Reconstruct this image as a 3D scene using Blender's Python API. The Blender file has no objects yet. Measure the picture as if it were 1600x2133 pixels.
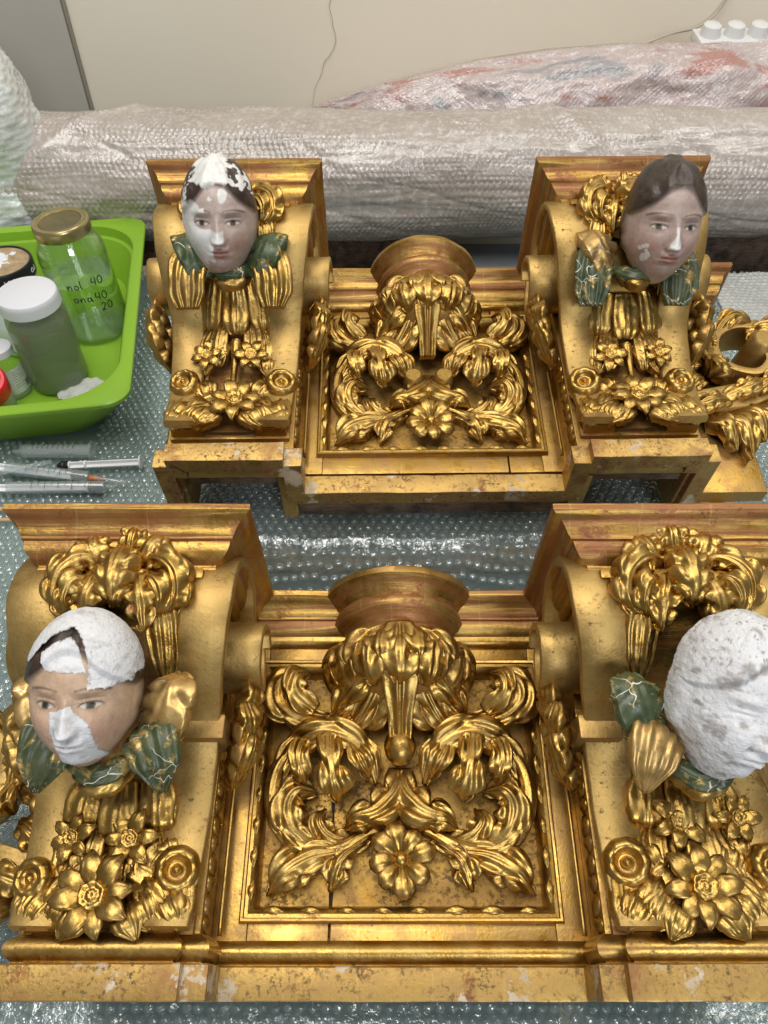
import bpy, bmesh, math, random
import numpy as np
from mathutils import Matrix, Vector

# ------------------------------------------------------------------ camera, world, lamps, exposure
SC = bpy.context.scene
COL = SC.collection
cam = bpy.data.cameras.new('camera')
cam.sensor_fit = 'VERTICAL'; cam.sensor_height = 24.0
cam.lens = 24.0 * 1602.0 / 2133.0
cam.clip_start = 0.02; cam.clip_end = 60
camo = bpy.data.objects.new('camera', cam); COL.objects.link(camo)
camo.location = (0, 0, 0.70)
camo.rotation_euler = (math.radians(90 - 48.68), 0, 0)
SC.camera = camo
SC.render.resolution_x = 768; SC.render.resolution_y = 1024

world = bpy.data.worlds.new('World'); SC.world = world; world.use_nodes = True
bg = world.node_tree.nodes['Background']
bg.inputs[0].default_value = (0.92, 0.89, 0.84, 1); bg.inputs[1].default_value = 0.25

def area_lamp(name, loc, target, size, energy, color):
    l = bpy.data.lights.new(name, 'AREA'); l.shape = 'RECTANGLE'; l.size, l.size_y = size
    l.energy = energy; l.color = color
    o = bpy.data.objects.new(name, l); COL.objects.link(o); o.location = loc
    o.rotation_euler = (Vector(target) - Vector(loc)).to_track_quat('-Z', 'Y').to_euler()
    return o
area_lamp('ceiling_lamp', (-0.5, 0.35, 2.6), (0.0, 0.6, 0), (2.0, 0.9), 44, (1.0, 0.97, 0.92))
area_lamp('ceiling_lamp', (1.1, 0.9, 2.6), (0.2, 0.9, 0), (0.8, 1.6), 24, (1.0, 0.97, 0.92))
area_lamp('window_lamp', (0.9, -2.3, 1.9), (0.1, 0.9, 0), (1.1, 0.8), 36, (0.88, 0.93, 1.0))

SC.view_settings.view_transform = 'Standard'; SC.view_settings.look = 'None'
SC.view_settings.exposure = 0.0; SC.view_settings.gamma = 1.0
SC.view_settings.use_curve_mapping = False
SC.cycles.transparent_max_bounces = 14
SC.cycles.max_bounces = 8; SC.cycles.glossy_bounces = 4; SC.cycles.diffuse_bounces = 3

RNG = np.random.RandomState(7); random.seed(7)
TZ = -0.05                      # table top

# ------------------------------------------------------------------ helpers
def sm(a, b, x):
    t = np.clip((np.asarray(x, float) - a) / (b - a), 0, 1); return t * t * (3 - 2 * t)
def gs(x, y, cx, cy, sx, sy): return np.exp(-((x - cx) / sx) ** 2 - ((y - cy) / sy) ** 2)
_perm = RNG.permutation(512)
def vnoise(p):
    p = np.asarray(p, float); i = np.floor(p).astype(int); f = p - i; f = f * f * (3 - 2 * f)
    def h(a, b, c): return _perm[(_perm[(_perm[a & 511] + b) & 511] + c) & 511] / 255.5 - 1
    x, y, z = i[..., 0], i[..., 1], i[..., 2]; fx, fy, fz = f[..., 0], f[..., 1], f[..., 2]
    def L(a, b, t): return a + (b - a) * t
    return L(L(L(h(x, y, z), h(x+1, y, z), fx), L(h(x, y+1, z), h(x+1, y+1, z), fx), fy),
             L(L(h(x, y, z+1), h(x+1, y, z+1), fx), L(h(x, y+1, z+1), h(x+1, y+1, z+1), fx), fy), fz)
def fbm(p, o=4):
    p = np.asarray(p, float); s = 0; a = 1; t = 0
    for k in range(o): s = s + a * vnoise(p * 2 ** k + 17.3 * k); t += a; a *= .5
    return s / t

def mesh_of(name, V, Fs, mat, smooth=True, angle=None, col=None):
    me = bpy.data.meshes.new(name)
    V = np.asarray(V, np.float32).reshape(-1, 3)
    if isinstance(Fs, np.ndarray):
        n, k = Fs.shape
        me.vertices.add(len(V)); me.vertices.foreach_set('co', V.ravel())
        me.loops.add(n * k); me.loops.foreach_set('vertex_index', Fs.astype(np.int32).ravel())
        me.polygons.add(n); me.polygons.foreach_set('loop_start', np.arange(0, n * k, k, dtype=np.int32))
        me.polygons.foreach_set('loop_total', np.full(n, k, np.int32)); me.update(calc_edges=True); me.validate()
    else:
        me.from_pydata([tuple(v) for v in V], [], [tuple(int(i) for i in f) for f in Fs]); me.update()
    if smooth: me.shade_smooth()
    else: me.shade_flat()
    if smooth and angle: me.set_sharp_from_angle(angle=math.radians(angle))
    if mat: me.materials.append(mat)
    if col is not None:
        a = me.color_attributes.new('Col', 'FLOAT_COLOR', 'POINT')
        c = np.ones((len(V), 4), np.float32); c[:, :np.shape(col)[1]] = col; a.data.foreach_set('color', c.ravel())
    return me
def link(name, me, parent=None, mw=None):
    o = bpy.data.objects.new(name, me); COL.objects.link(o)
    if parent: o.parent = parent
    if mw is not None: o.matrix_local = mw
    return o
def obj(name, V, Fs, mat, parent=None, smooth=True, angle=None, col=None, mw=None):
    return link(name, mesh_of(name, V, Fs, mat, smooth, angle, col), parent, mw)
def thing(name, label, cat, loc=(0, 0, 0), rot=(0, 0, 0), group=None):
    o = bpy.data.objects.new(name, None); COL.objects.link(o); o.location = loc; o.rotation_euler = rot
    o.empty_display_size = .02
    return tag(o, label, cat, group)
def tag(o, label, cat, group=None):
    o['label'] = label; o['category'] = cat
    if group: o['group'] = group
    return o
def struct(o): o['kind'] = 'structure'; return o

def gfaces(nu, nv, cu=False, cv=False):
    a = np.arange(nu if cu else nu - 1); b = np.arange(nv if cv else nv - 1)
    A, B = np.meshgrid(a, b, indexing='ij'); A2, B2 = (A + 1) % nu, (B + 1) % nv
    return np.stack([A * nv + B, A2 * nv + B, A2 * nv + B2, A * nv + B2], -1).reshape(-1, 4)
def join(parts):
    V = []; Fs = []; o = 0
    for v, f in parts:
        v = np.asarray(v, float).reshape(-1, 3); V.append(v); Fs += [tuple(int(i) + o for i in q) for q in f]; o += len(v)
    return np.concatenate(V), Fs
def boxm(x0, x1, y0, y1, z0, z1, bev=0.0, seg=2):
    bm = bmesh.new(); bmesh.ops.create_cube(bm, size=1)
    for v in bm.verts: v.co = Vector(((x0+x1)/2 + v.co.x*(x1-x0), (y0+y1)/2 + v.co.y*(y1-y0), (z0+z1)/2 + v.co.z*(z1-z0)))
    if bev: bmesh.ops.bevel(bm, geom=bm.edges[:], offset=bev, segments=seg, affect='EDGES', profile=.6)
    bm.verts.index_update()
    V = [tuple(v.co) for v in bm.verts]; Fs = [tuple(v.index for v in f.verts) for f in bm.faces]; bm.free()
    return np.array(V), Fs
def box(name, b, mat, parent=None, bev=.0012, jit=0):
    V, Fs = boxm(*b, bev=bev)
    if jit: V = V + fbm(V * 60, 2)[:, None] * jit
    return obj(name, V, Fs, mat, parent, True, 40)
def lathe(prof, n=48, a0=0, a1=2*math.pi, mod=None):
    """profile (r,h) around Z"""
    prof = np.array(prof, float); full = abs(a1 - a0 - 2*math.pi) < 1e-6
    A = a0 + (a1 - a0) * (np.arange(n) / (n if full else n - 1))
    R = prof[:, 0][None] * np.ones((n, 1))
    Z = prof[:, 1][None] * np.ones((n, 1))
    if mod: R, Z = mod(A[:, None], R, Z)
    V = np.stack([R*np.cos(A)[:, None], R*np.sin(A)[:, None], Z], -1).reshape(-1, 3)
    return V, gfaces(n, len(prof), cu=full)
def catmull(P, n):
    P = np.array(P, float); k = len(P)
    if k == 2:
        t = np.linspace(0, 1, n)[:, None]; return P[0] * (1-t) + P[1] * t
    E = np.vstack([2*P[0]-P[1], P, 2*P[-1]-P[-2]])
    t = np.linspace(0, k-1, n); i = np.minimum(t.astype(int), k-2); f = (t - i)[:, None]
    a, b, c, d = E[i], E[i+1], E[i+2], E[i+3]
    C = .5*((2*b) + (c-a)*f + (2*a-5*b+4*c-d)*f*f + (3*b-a-3*c+d)*f**3)
    # even arc length
    L = np.r_[0, np.cumsum(np.linalg.norm(np.diff(C, axis=0), axis=1))]; s = np.linspace(0, L[-1], n)
    return np.stack([np.interp(s, L, C[:, j]) for j in range(3)], -1)
def frames(C, n0):
    T = np.gradient(C, axis=0); T /= np.linalg.norm(T, axis=1)[:, None] + 1e-12
    N = np.zeros_like(C); n = np.array(n0, float)
    for i in range(len(C)):
        n = n - T[i] * (n @ T[i]); n /= np.linalg.norm(n) + 1e-12; N[i] = n
    return T, N, np.cross(T, N)
def tube(P, r, n=24, m=8, cap=True, smoothpath=True):
    C = catmull(P, n) if smoothpath else np.array(P, float); n = len(C)
    T, N, S = frames(C, (0.13, .21, 1))
    rr = np.interp(np.linspace(0, 1, n), np.linspace(0, 1, len(np.atleast_1d(r))), np.atleast_1d(r)) if np.ndim(r) else np.full(n, r)
    A = np.arange(m) / m * 2 * math.pi
    V = C[:, None] + rr[:, None, None] * (np.cos(A)[None, :, None]*N[:, None] + np.sin(A)[None, :, None]*S[:, None])
    Fs = [tuple(q) for q in gfaces(n, m, cv=True)]
    if cap: Fs += [tuple(range(m))[::-1], tuple((n-1)*m + k for k in range(m))]
    return V.reshape(-1, 3), Fs
ACAN = [(0, .55), (.15, .8), (.4, 1), (.7, .85), (.9, .5), (1, .12)]
def leaf_m(pts, hw, n=40, m=27, lobes=4, lamp=.3, flute=.001, nf=2.5, crown=.17, edge=.006, prof=ACAN, n0=(0, 0, 1), groove=.0009, seed=0, twist=0):
    C = catmull(pts, n); T, N, S = frames(C, n0)
    s = np.linspace(0, 1, n)
    if twist:
        a = twist * s; c, d = np.cos(a)[:, None], np.sin(a)[:, None]; N, S = N*c + S*d, S*c - N*d
    w = hw * np.interp(s, [p[0] for p in prof], [p[1] for p in prof])
    t = np.linspace(-1, 1, m)
    Sg, Tg = np.meshgrid(s, t, indexing='ij'); at = np.abs(Tg)
    u = lobes*Sg*1.02 - .38*(1 - at) + .12*np.sign(Tg) + .2
    W = w[:, None]*np.ones_like(at)
    if lobes: W = W*(1 + .12*lamp - 1.25*lamp*(1 - np.abs(np.sin(math.pi*u))**.6)*sm(.35, 1, at))
    asym = 1 + .12 * vnoise(np.stack([Sg*4 + seed, Tg*1.5, Sg*0 + seed*3.1], -1))
    h = crown * w[:, None] * (1 - at ** 2.2)
    if lobes:
        fr = u - np.round(u); h -= flute*2.2*np.exp(-(fr/.16)**2)*sm(.1, .55, at)*sm(.02, .1, Sg)
        h += flute*.62*np.cos(2*math.pi*(nf*.50*at + .16*np.sin(5*Sg + seed)))*sm(.03, .2, at)*sm(0, .2, Sg)*(1 - .5*sm(.7, 1, Sg))*(1 + .5*vnoise(np.stack([Sg*5 + seed, at*2, Sg*0], -1)))
    else:
        h += flute * np.cos(2*math.pi*nf*at) * sm(0, .12, Sg) * sm(.05, .2, at)
    h -= groove * np.exp(-(Tg/.10)**2) * sm(0, .1, Sg) * (1 - .5*Sg)
    h += .0007 * fbm(np.stack([Sg*9+seed, Tg*3, Sg*0+seed], -1), 2)
    P = C[:, None] + S[:, None]*(W*Tg*asym)[..., None] + N[:, None]*h[..., None]
    L = C + S*(-.82*W[:, :1]*asym[:, :1]) - N*edge; R = C + S*(.82*W[:, -1:]*asym[:, -1:]) - N*edge
    V = np.concatenate([L[:, None], P, R[:, None]], 1)
    k = m + 2
    V = np.concatenate([V, (V[-1] - N[-1]*edge*.9 + T[-1]*.0005)[None]], 0)
    V = np.concatenate([(V[0] - N[0]*edge*.9)[None], V], 0)
    return V.reshape(-1, 3), gfaces(n+2, k)[:, ::-1]
def leaf(name, parent, mat, pts, hw, mirror=False, **k):
    V, Fs = leaf_m(pts, hw, **k)
    if mirror: V = V * [-1, 1, 1]; Fs = Fs[:, ::-1]
    return obj(name, V, Fs, mat, parent)
def sweep(path, prof, caps=True):
    """path of (x,z) in plan, profile of (offset,y); mitred corners"""
    P = np.array(path, float); pr = np.array(prof, float); n = len(P)
    D = np.diff(P, axis=0); D /= np.linalg.norm(D, axis=1)[:, None]; Nn = np.stack([-D[:, 1], D[:, 0]], -1)
    M = np.zeros_like(P)
    for i in range(n):
        a = Nn[max(i-1, 0)]; b = Nn[min(i, n-2)]; v = a + b; M[i] = v / (v @ v) * 2
    V = np.zeros((n, len(pr), 3))
    V[..., 0] = P[:, None, 0] + M[:, None, 0]*pr[None, :, 0]; V[..., 2] = P[:, None, 1] + M[:, None, 1]*pr[None, :, 0]; V[..., 1] = pr[None, :, 1]
    m = len(pr); Fs = [tuple(q) for q in gfaces(n, m, cv=True)]
    if caps: Fs += [tuple(range(m))[::-1], tuple((n-1)*m + k for k in range(m))]
    return V.reshape(-1, 3), Fs
def sweep_rect(x0, x1, y0, y1, prof):
    """closed loop round a rectangle in XY; profile (inset,z)"""
    pr = np.array(prof, float); V = []
    for cx, cy, sx, sy in ((x0, y0, 1, 1), (x1, y0, -1, 1), (x1, y1, -1, -1), (x0, y1, 1, -1)):
        V.append(np.stack([cx + sx*pr[:, 0], cy + sy*pr[:, 0], pr[:, 1]], -1))
    return np.concatenate(V), gfaces(4, len(pr), cu=True)
def subdiv_rect_path(path, step=.01):
    out = []
    for a, b in zip(path[:-1], path[1:]):
        k = max(1, int(math.dist(a, b) / step))
        out += [(a[0] + (b[0]-a[0])*i/k, a[1] + (b[1]-a[1])*i/k) for i in range(k)]
    return out + [path[-1]]
def basis(f, up=(0, 1, 0), loc=(0, 0, 0)):
    f = Vector(f).normalized(); u = Vector(up); r = u.cross(f).normalized(); u = f.cross(r)
    return Matrix(((r.x, u.x, f.x, loc[0]), (r.y, u.y, f.y, loc[1]), (r.z, u.z, f.z, loc[2]), (0, 0, 0, 1)))

# ------------------------------------------------------------------ materials
class NT:
    def __init__(s, name):
        s.m = bpy.data.materials.new(name); s.m.use_nodes = True; s.t = s.m.node_tree; s.t.nodes.clear()
        s.out = s.n('ShaderNodeOutputMaterial')
    def n(s, t, **k):
        o = s.t.nodes.new(t)
        for a, b in k.items():
            if a.startswith('_'): setattr(o, a[1:], b)
            else: o.inputs[a.replace('__', ' ')].default_value = b
        return o
    def l(s, a, b): s.t.links.new(a, b)
    def co(s, kind='Object'): return s.n('ShaderNodeTexCoord').outputs[kind]
    def noise(s, scale, detail=4, rough=.55, vec=None, dist=0):
        o = s.n('ShaderNodeTexNoise', Scale=scale, Detail=detail, Roughness=rough, Distortion=dist)
        s.l(vec if vec else s.co(), o.inputs['Vector']); return o.outputs['Fac']
    def ramp(s, fac, stops):
        o = s.n('ShaderNodeValToRGB'); e = o.color_ramp.elements
        while len(e) < len(stops): e.new(.5)
        for q, (p, c) in zip(e, stops): q.position = p; q.color = (*c, 1) if len(c) == 3 else c
        s.l(fac, o.inputs[0]); return o.outputs[0]
    def mp(s, fac, a, b, c=0, d=1):
        o = s.n('ShaderNodeMapRange'); o.inputs[1].default_value = a; o.inputs[2].default_value = b
        o.inputs[3].default_value = c; o.inputs[4].default_value = d; s.l(fac, o.inputs[0]); return o.outputs[0]
    def math(s, op, a, b=None):
        o = s.n('ShaderNodeMath', _operation=op)
        for i, v in enumerate((a, b)):
            if v is None: continue
            if isinstance(v, (int, float)): o.inputs[i].default_value = v
            else: s.l(v, o.inputs[i])
        return o.outputs[0]
    def mix(s, fac, a, b):
        o = s.n('ShaderNodeMix', _data_type='RGBA')
        for i, v in ((0, fac), (6, a), (7, b)):
            if isinstance(v, (int, float)): o.inputs[i].default_value = v
            elif isinstance(v, tuple): o.inputs[i].default_value = (*v, 1)
            else: s.l(v, o.inputs[i])
        return o.outputs[2]
    def bump(s, h, strength, dist=.001, prev=None):
        o = s.n('ShaderNodeBump', Strength=strength, Distance=dist); s.l(h, o.inputs['Height'])
        if prev: s.l(prev, o.inputs['Normal'])
        return o.outputs[0]
    def bsdf(s, **k):
        o = s.n('ShaderNodeBsdfPrincipled')
        for a, v in k.items():
            a = a.replace('__', ' ')
            if isinstance(v, (int, float)): o.inputs[a].default_value = v
            elif isinstance(v, tuple): o.inputs[a].default_value = (*v, 1) if len(v) == 3 else v
            else: s.l(v, o.inputs[a])
        return o
    def done(s, sh): s.l(sh.outputs[0], s.out.inputs['Surface']); return s.m

def gold_mat(name, pale=0.0, bole=0.0, dirt=0.0, rough=0.0, squares=True, streak=0.0, bare=0.0):
    t = NT(name); co = t.co()
    big = t.noise(9, 3, vec=co); mid = t.noise(45, 4, .6, vec=co); fine = t.noise(420, 2, .6, vec=co)
    c = t.ramp(big, [(.25, (.27, .145, .028)), (.5, (.40, .232, .052)), (.75, (.52, .335, .092))])
    c = t.mix(t.mp(mid, .35, .7), c, (.50, .34, .110))
    if pale: c = t.mix(pale, c, (.60, .45, .21))
    # red clay showing through worn gold: on proud edges and in rubbed patches
    geo = t.n('ShaderNodeNewGeometry').outputs['Pointiness']
    edge = t.math('MULTIPLY', t.mp(geo, .53, .60), t.mp(mid, .42, .62))
    worn = t.math('MULTIPLY', t.mp(t.noise(34, 5, .75, vec=co), .60 - .11*bole, .74 - .12*bole), .85)
    b = t.math('MAXIMUM', t.math('MULTIPLY', edge, .75), worn)
    if streak:
        mpn = t.n('ShaderNodeMapping'); mpn.inputs['Scale'].default_value = (5, 150, 5); t.l(co, mpn.inputs[0])
        b = t.math('MAXIMUM', b, t.mp(t.noise(1.0, 4, .6, vec=mpn.outputs[0], dist=.3), .46, .57, 0, streak))
    # grime left by age: spots and smears with their own shapes
    d = t.math('MULTIPLY', t.mp(t.noise(240, 4, .7, vec=co), .57 - .05*dirt, .68 - .05*dirt, 0, .75), t.mp(t.noise(28, 3, .6, vec=co), .42 - .05*dirt, .62))
    col = t.mix(b, c, (.215, .062, .021)); col = t.mix(d, col, (.045, .028, .012))
    bare_f = 0.0
    if bare:
        bare_f = t.mp(t.noise(19, 6, .72, vec=co), .60 - .06*bare, .635 - .06*bare)
        col = t.mix(bare_f, col, t.mix(t.mp(mid, .4, .6), (.42, .33, .22), (.56, .47, .35)))
    met = t.math('SUBTRACT', 1.0, t.math('MAXIMUM', t.math('MULTIPLY', b, .75), t.math('MULTIPLY', d, .8)))
    if bare: met = t.math('MULTIPLY', met, t.math('SUBTRACT', 1.0, bare_f))
    r = t.mp(mid, .3, .75, .30 + rough, .50 + rough)
    r = t.math('ADD', r, t.math('MULTIPLY', d, .25))
    h = t.math('ADD', t.math('MULTIPLY', mid, .9), t.math('MULTIPLY', fine, .28))
    h = t.math('SUBTRACT', h, t.math('MULTIPLY', b, .35))
    if squares:
        br = t.n('ShaderNodeTexBrick', Scale=1.0); br.inputs['Brick Width'].default_value = .052; br.inputs['Row Height'].default_value = .047
        br.inputs['Mortar Size'].default_value = .0011; br.inputs['Mortar Smooth'].default_value = .8
        wob = t.n('ShaderNodeVectorMath', _operation='ADD'); t.l(co, wob.inputs[0])
        ns = t.n('ShaderNodeTexNoise', Scale=14.0); t.l(co, ns.inputs['Vector'])
        sc = t.n('ShaderNodeVectorMath', _operation='SCALE'); t.l(ns.outputs['Color'], sc.inputs[0]); sc.inputs['Scale'].default_value = .012
        t.l(sc.outputs[0], wob.inputs[1]); t.l(wob.outputs[0], br.inputs['Vector'])
        col = t.mix(t.math('MULTIPLY', br.outputs['Fac'], .13), col, (.66, .50, .22))
    n = t.bump(h, .5, .0012)
    # fine age cracks
    vo = t.n('ShaderNodeTexVoronoi', Scale=55.0, _feature='DISTANCE_TO_EDGE'); 
    wv = t.n('ShaderNodeVectorMath', _operation='ADD'); t.l(co, wv.inputs[0]); n2 = t.n('ShaderNodeTexNoise', Scale=30.0); t.l(co, n2.inputs['Vector'])
    s2 = t.n('ShaderNodeVectorMath', _operation='SCALE'); t.l(n2.outputs['Color'], s2.inputs[0]); s2.inputs['Scale'].default_value = .02; t.l(s2.outputs[0], wv.inputs[1]); t.l(wv.outputs[0], vo.inputs['Vector'])
    crk = t.math('MULTIPLY', t.mp(vo.outputs['Distance'], .0, .018, 1, 0), t.mp(big, .5, .58))
    col = t.mix(t.math('MULTIPLY', crk, .3), col, (.08, .045, .015))
    return t.done(t.bsdf(Base__Color=col, Metallic=met, Roughness=r, Normal=n))

def plain(name, color, rough=.5, metal=0, noise=0, nscale=30, bump=0, bscale=200, spec=.5, coat=0):
    t = NT(name); k = dict(Roughness=rough, Metallic=metal, Specular__IOR__Level=spec, Coat__Weight=coat)
    c = color
    if noise:
        f = t.noise(nscale, 5, .6); c = t.mix(t.mp(f, .3, .7), tuple(x*(1-noise) for x in color), tuple(min(1, x*(1+noise)) for x in color))
    k['Base__Color'] = c
    if bump: k['Normal'] = t.bump(t.noise(bscale, 4), bump)
    return t.done(t.bsdf(**k))

def vcol_mat(name, rough=.45, bump=.25, bscale=260, dirt=.25, alpha=False):
    t = NT(name); a = t.n('ShaderNodeVertexColor', _layer_name='Col').outputs[0]
    f = t.noise(120, 5, .65); g = t.noise(600, 2)
    c = t.mix(t.math('MULTIPLY', t.mp(f, .5, .72), dirt), a, (.16, .11, .07))
    r = t.mp(t.noise(50, 4), .3, .7, rough - .08, rough + .12)
    p = t.bsdf(Base__Color=c, Roughness=r, Normal=t.bump(t.noise(75, 4, .65), .35, .0022, t.bump(g, bump, .0006)))
    if alpha: t.l(t.n('ShaderNodeVertexColor', _layer_name='Col').outputs[1], p.inputs['Alpha'])
    return t.done(p)

def paint_crack(name, c1, c2, dens=22, gold=True, metal=0.0):
    """old paint over gilding with white filled cracks"""
    t = NT(name); co = t.co(); f = t.noise(60, 5, .65)
    c = t.mix(t.mp(f, .35, .65), c1, c2)
    m = 0.0
    if gold:
        g = t.mp(t.noise(85, 5, .7, dist=.5), .54, .66); c = t.mix(g, c, (.62, .42, .14)); m = t.math('MAXIMUM', t.math('MULTIPLY', g, .8), metal)
    wv = t.n('ShaderNodeVectorMath', _operation='ADD'); t.l(co, wv.inputs[0]); n2 = t.n('ShaderNodeTexNoise', Scale=45.0); t.l(co, n2.inputs['Vector'])
    s2 = t.n('ShaderNodeVectorMath', _operation='SCALE'); t.l(n2.outputs['Color'], s2.inputs[0]); s2.inputs['Scale'].default_value = .028; t.l(s2.outputs[0], wv.inputs[1])
    vo = t.n('ShaderNodeTexVoronoi', Scale=float(dens), _feature='DISTANCE_TO_EDGE'); t.l(wv.outputs[0], vo.inputs['Vector'])
    k = t.math('MULTIPLY', t.mp(vo.outputs['Distance'], .004, .011, 1, 0), t.mp(t.noise(26, 2), .46, .52))
    c = t.mix(k, c, (.72, .68, .58))
    k2 = dict(Base__Color=c, Roughness=t.mp(f, .3, .7, .28, .5), Normal=t.bump(t.noise(220, 4), .3, .0008))
    if gold: k2['Metallic'] = m
    return t.done(t.bsdf(**k2))

def film(name, tint=(.9, .95, .95), mixf=.3, rough=.12, bump=.4, bscale=70, base=(.8, .85, .86)):
    """thin clear plastic sheet"""
    t = NT(name); tr = t.n('ShaderNodeBsdfTransparent', Color=(*tint, 1))
    n = t.bump(t.noise(bscale, 4, .6), bump, .004)
    p = t.bsdf(Base__Color=base, Roughness=rough, Specular__IOR__Level=.9, Normal=n)
    lw = t.n('ShaderNodeLayerWeight', Blend=.5); t.l(n, lw.inputs['Normal'])
    fac = t.math('MINIMUM', t.math('ADD', t.math('MULTIPLY', t.math('POWER', lw.outputs['Facing'], 3.0), .7), mixf), 1.0)
    g = t.n('ShaderNodeBsdfGlossy', Roughness=rough); t.l(n, g.inputs['Normal'])
    inner = t.n('ShaderNodeMixShader'); inner.inputs[0].default_value = .55
    t.l(g.outputs[0], inner.inputs[1]); t.l(p.outputs[0], inner.inputs[2])
    mx = t.n('ShaderNodeMixShader'); t.l(fac, mx.inputs[0]); t.l(tr.outputs[0], mx.inputs[1]); t.l(inner.outputs[0], mx.inputs[2])
    return t.done(mx)

def clear(name, tint=(.97, .985, .975), rough=.02, spec=1.0, haze=0.0, hazecol=(.6, .65, .5)):
    """thin-walled clear glass: transparent plus mirror-like reflection at its surface"""
    t = NT(name); tr = t.n('ShaderNodeBsdfTransparent', Color=(*tint, 1)); g = t.n('ShaderNodeBsdfGlossy', Roughness=rough)
    fa = t.n('ShaderNodeLayerWeight', Blend=.5).outputs['Facing']
    fr = t.math('ADD', t.math('MULTIPLY', t.math('POWER', fa, 3.0), .62*spec), .085*spec)
    mx = t.n('ShaderNodeMixShader'); t.l(fr, mx.inputs[0]); t.l(tr.outputs[0], mx.inputs[1]); t.l(g.outputs[0], mx.inputs[2])
    if haze:
        d = t.n('ShaderNodeBsdfDiffuse', Color=(*hazecol, 1)); m2 = t.n('ShaderNodeMixShader'); m2.inputs[0].default_value = haze
        t.l(mx.outputs[0], m2.inputs[1]); t.l(d.outputs[0], m2.inputs[2]); mx = m2
    return t.done(mx)
GOLD = gold_mat('gilding_burnished')
GOLDM = gold_mat('gilding_matte', pale=.30, rough=.14, dirt=.2)
GOLDR = gold_mat('gilding_worn_red', bole=.85, rough=.05, streak=.75)
GOLDD = gold_mat('gilding_ground', dirt=1.7, rough=.16, pale=.0, squares=False)
GOLDW = gold_mat('gilding_worn_plinth', dirt=1.0, bole=.45, rough=.14, pale=.2, bare=.35)
GOLDC = gold_mat('gilding_carved', rough=-.03, squares=False, dirt=.3)
def raw_wood():
    t = NT('old_bare_wood'); co = t.co(); mpn = t.n('ShaderNodeMapping'); mpn.inputs['Scale'].default_value = (8, 60, 60); t.l(co, mpn.inputs[0])
    f = t.noise(6, 6, .7, vec=mpn.outputs[0]); g = t.noise(40, 5, .7)
    c = t.ramp(f, [(.3, (.09, .055, .035)), (.55, (.19, .13, .085)), (.75, (.32, .25, .18))]); c = t.mix(t.mp(g, .45, .65), c, (.05, .035, .028))
    return t.done(t.bsdf(Base__Color=c, Roughness=.8, Normal=t.bump(f, .4, .002)))
WOOD = raw_wood()
CRACK = plain('dark_crack', (.02, .012, .006), .9)
HEADM = vcol_mat('painted_face', .38)
TISSUE = vcol_mat('facing_tissue', .75, bump=.6, bscale=500, dirt=.12, alpha=True)
GREENW = paint_crack('green_wing_paint', (.032, .052, .022), (.075, .09, .038), dens=30)
GOLDWING = paint_crack('gold_wing_paint', (.36, .22, .075), (.58, .40, .16), metal=.75)
WHITE_LOSS = plain('white_gesso', (.78, .77, .75), .8, bump=.2)

# ------------------------------------------------------------------ gilded pieces
XB = 0.2025        # bracket axis from the middle of a piece
def arc(p0, p1, bulge, n=6):
    p0, p1 = np.array(p0, float), np.array(p1, float); d = p1 - p0; nrm = np.array([-d[1], d[0]])
    t = np.linspace(0, 1, n); return [tuple(p0 + d*k + nrm*bulge*4*k*(1-k)) for k in t]
# strap curve of the console in (y,z)
STRAP = [(.258, .050), (.280, .070), (.287, .100), (.274, .129), (.247, .141), (.219, .133), (.197, .110), (.182, .085), (.163, .067), (.135, .056), (.100, .051), (.068, .053), (.036, .062)]
_sc = catmull([(0, y, z) for y, z in STRAP], 160)
_front = _sc[_sc[:, 2].argmax() - 25:]
def zb(y):
    o = np.argsort(_front[:, 1]); return float(np.interp(y, _front[o, 1], _front[o, 2]))
def strip(name, P, xs, th, mat, parent, n=64, side=1):
    """thick strip: centre curve P in (y,z); xs = list of (s,x0,x1)"""
    C = catmull([(0, y, z) for y, z in P], n); T = np.gradient(C, axis=0); T /= np.linalg.norm(T, axis=1)[:, None]
    Nn = np.stack([T[:, 0]*0, -T[:, 2], T[:, 1]], -1) * side
    s = np.linspace(0, 1, n); a = np.interp(s, [q[0] for q in xs], [q[1] for q in xs]); b = np.interp(s, [q[0] for q in xs], [q[2] for q in xs])
    r = th * .18
    X = np.array([1, 0, 0.])
    cols = [C + X*(a)[:, None] - Nn*r, C + X*(a+r)[:, None], C + X*((a*.75+b*.25))[:, None] + Nn*th*.05, C + X*((a+b)/2)[:, None] + Nn*th*.08, C + X*((a*.25+b*.75))[:, None] + Nn*th*.05, C + X*(b-r)[:, None], C + X*b[:, None] - Nn*r, C + X*b[:, None] - Nn*(th-r), C + X*(b-r)[:, None] - Nn*th, C + X*(a+r)[:, None] - Nn*th, C + X*a[:, None] - Nn*(th-r)]
    V = np.stack(cols, 1); m = len(cols)
    V = V + (fbm(V*45, 3)*.0009)[..., None]
    Fs = [tuple(q) for q in gfaces(n, m, cv=True)] + [tuple(range(m))[::-1], tuple((n-1)*m+k for k in range(m))]
    o = obj(name, V.reshape(-1, 3), Fs, mat, parent, True, 50)
    return o

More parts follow.
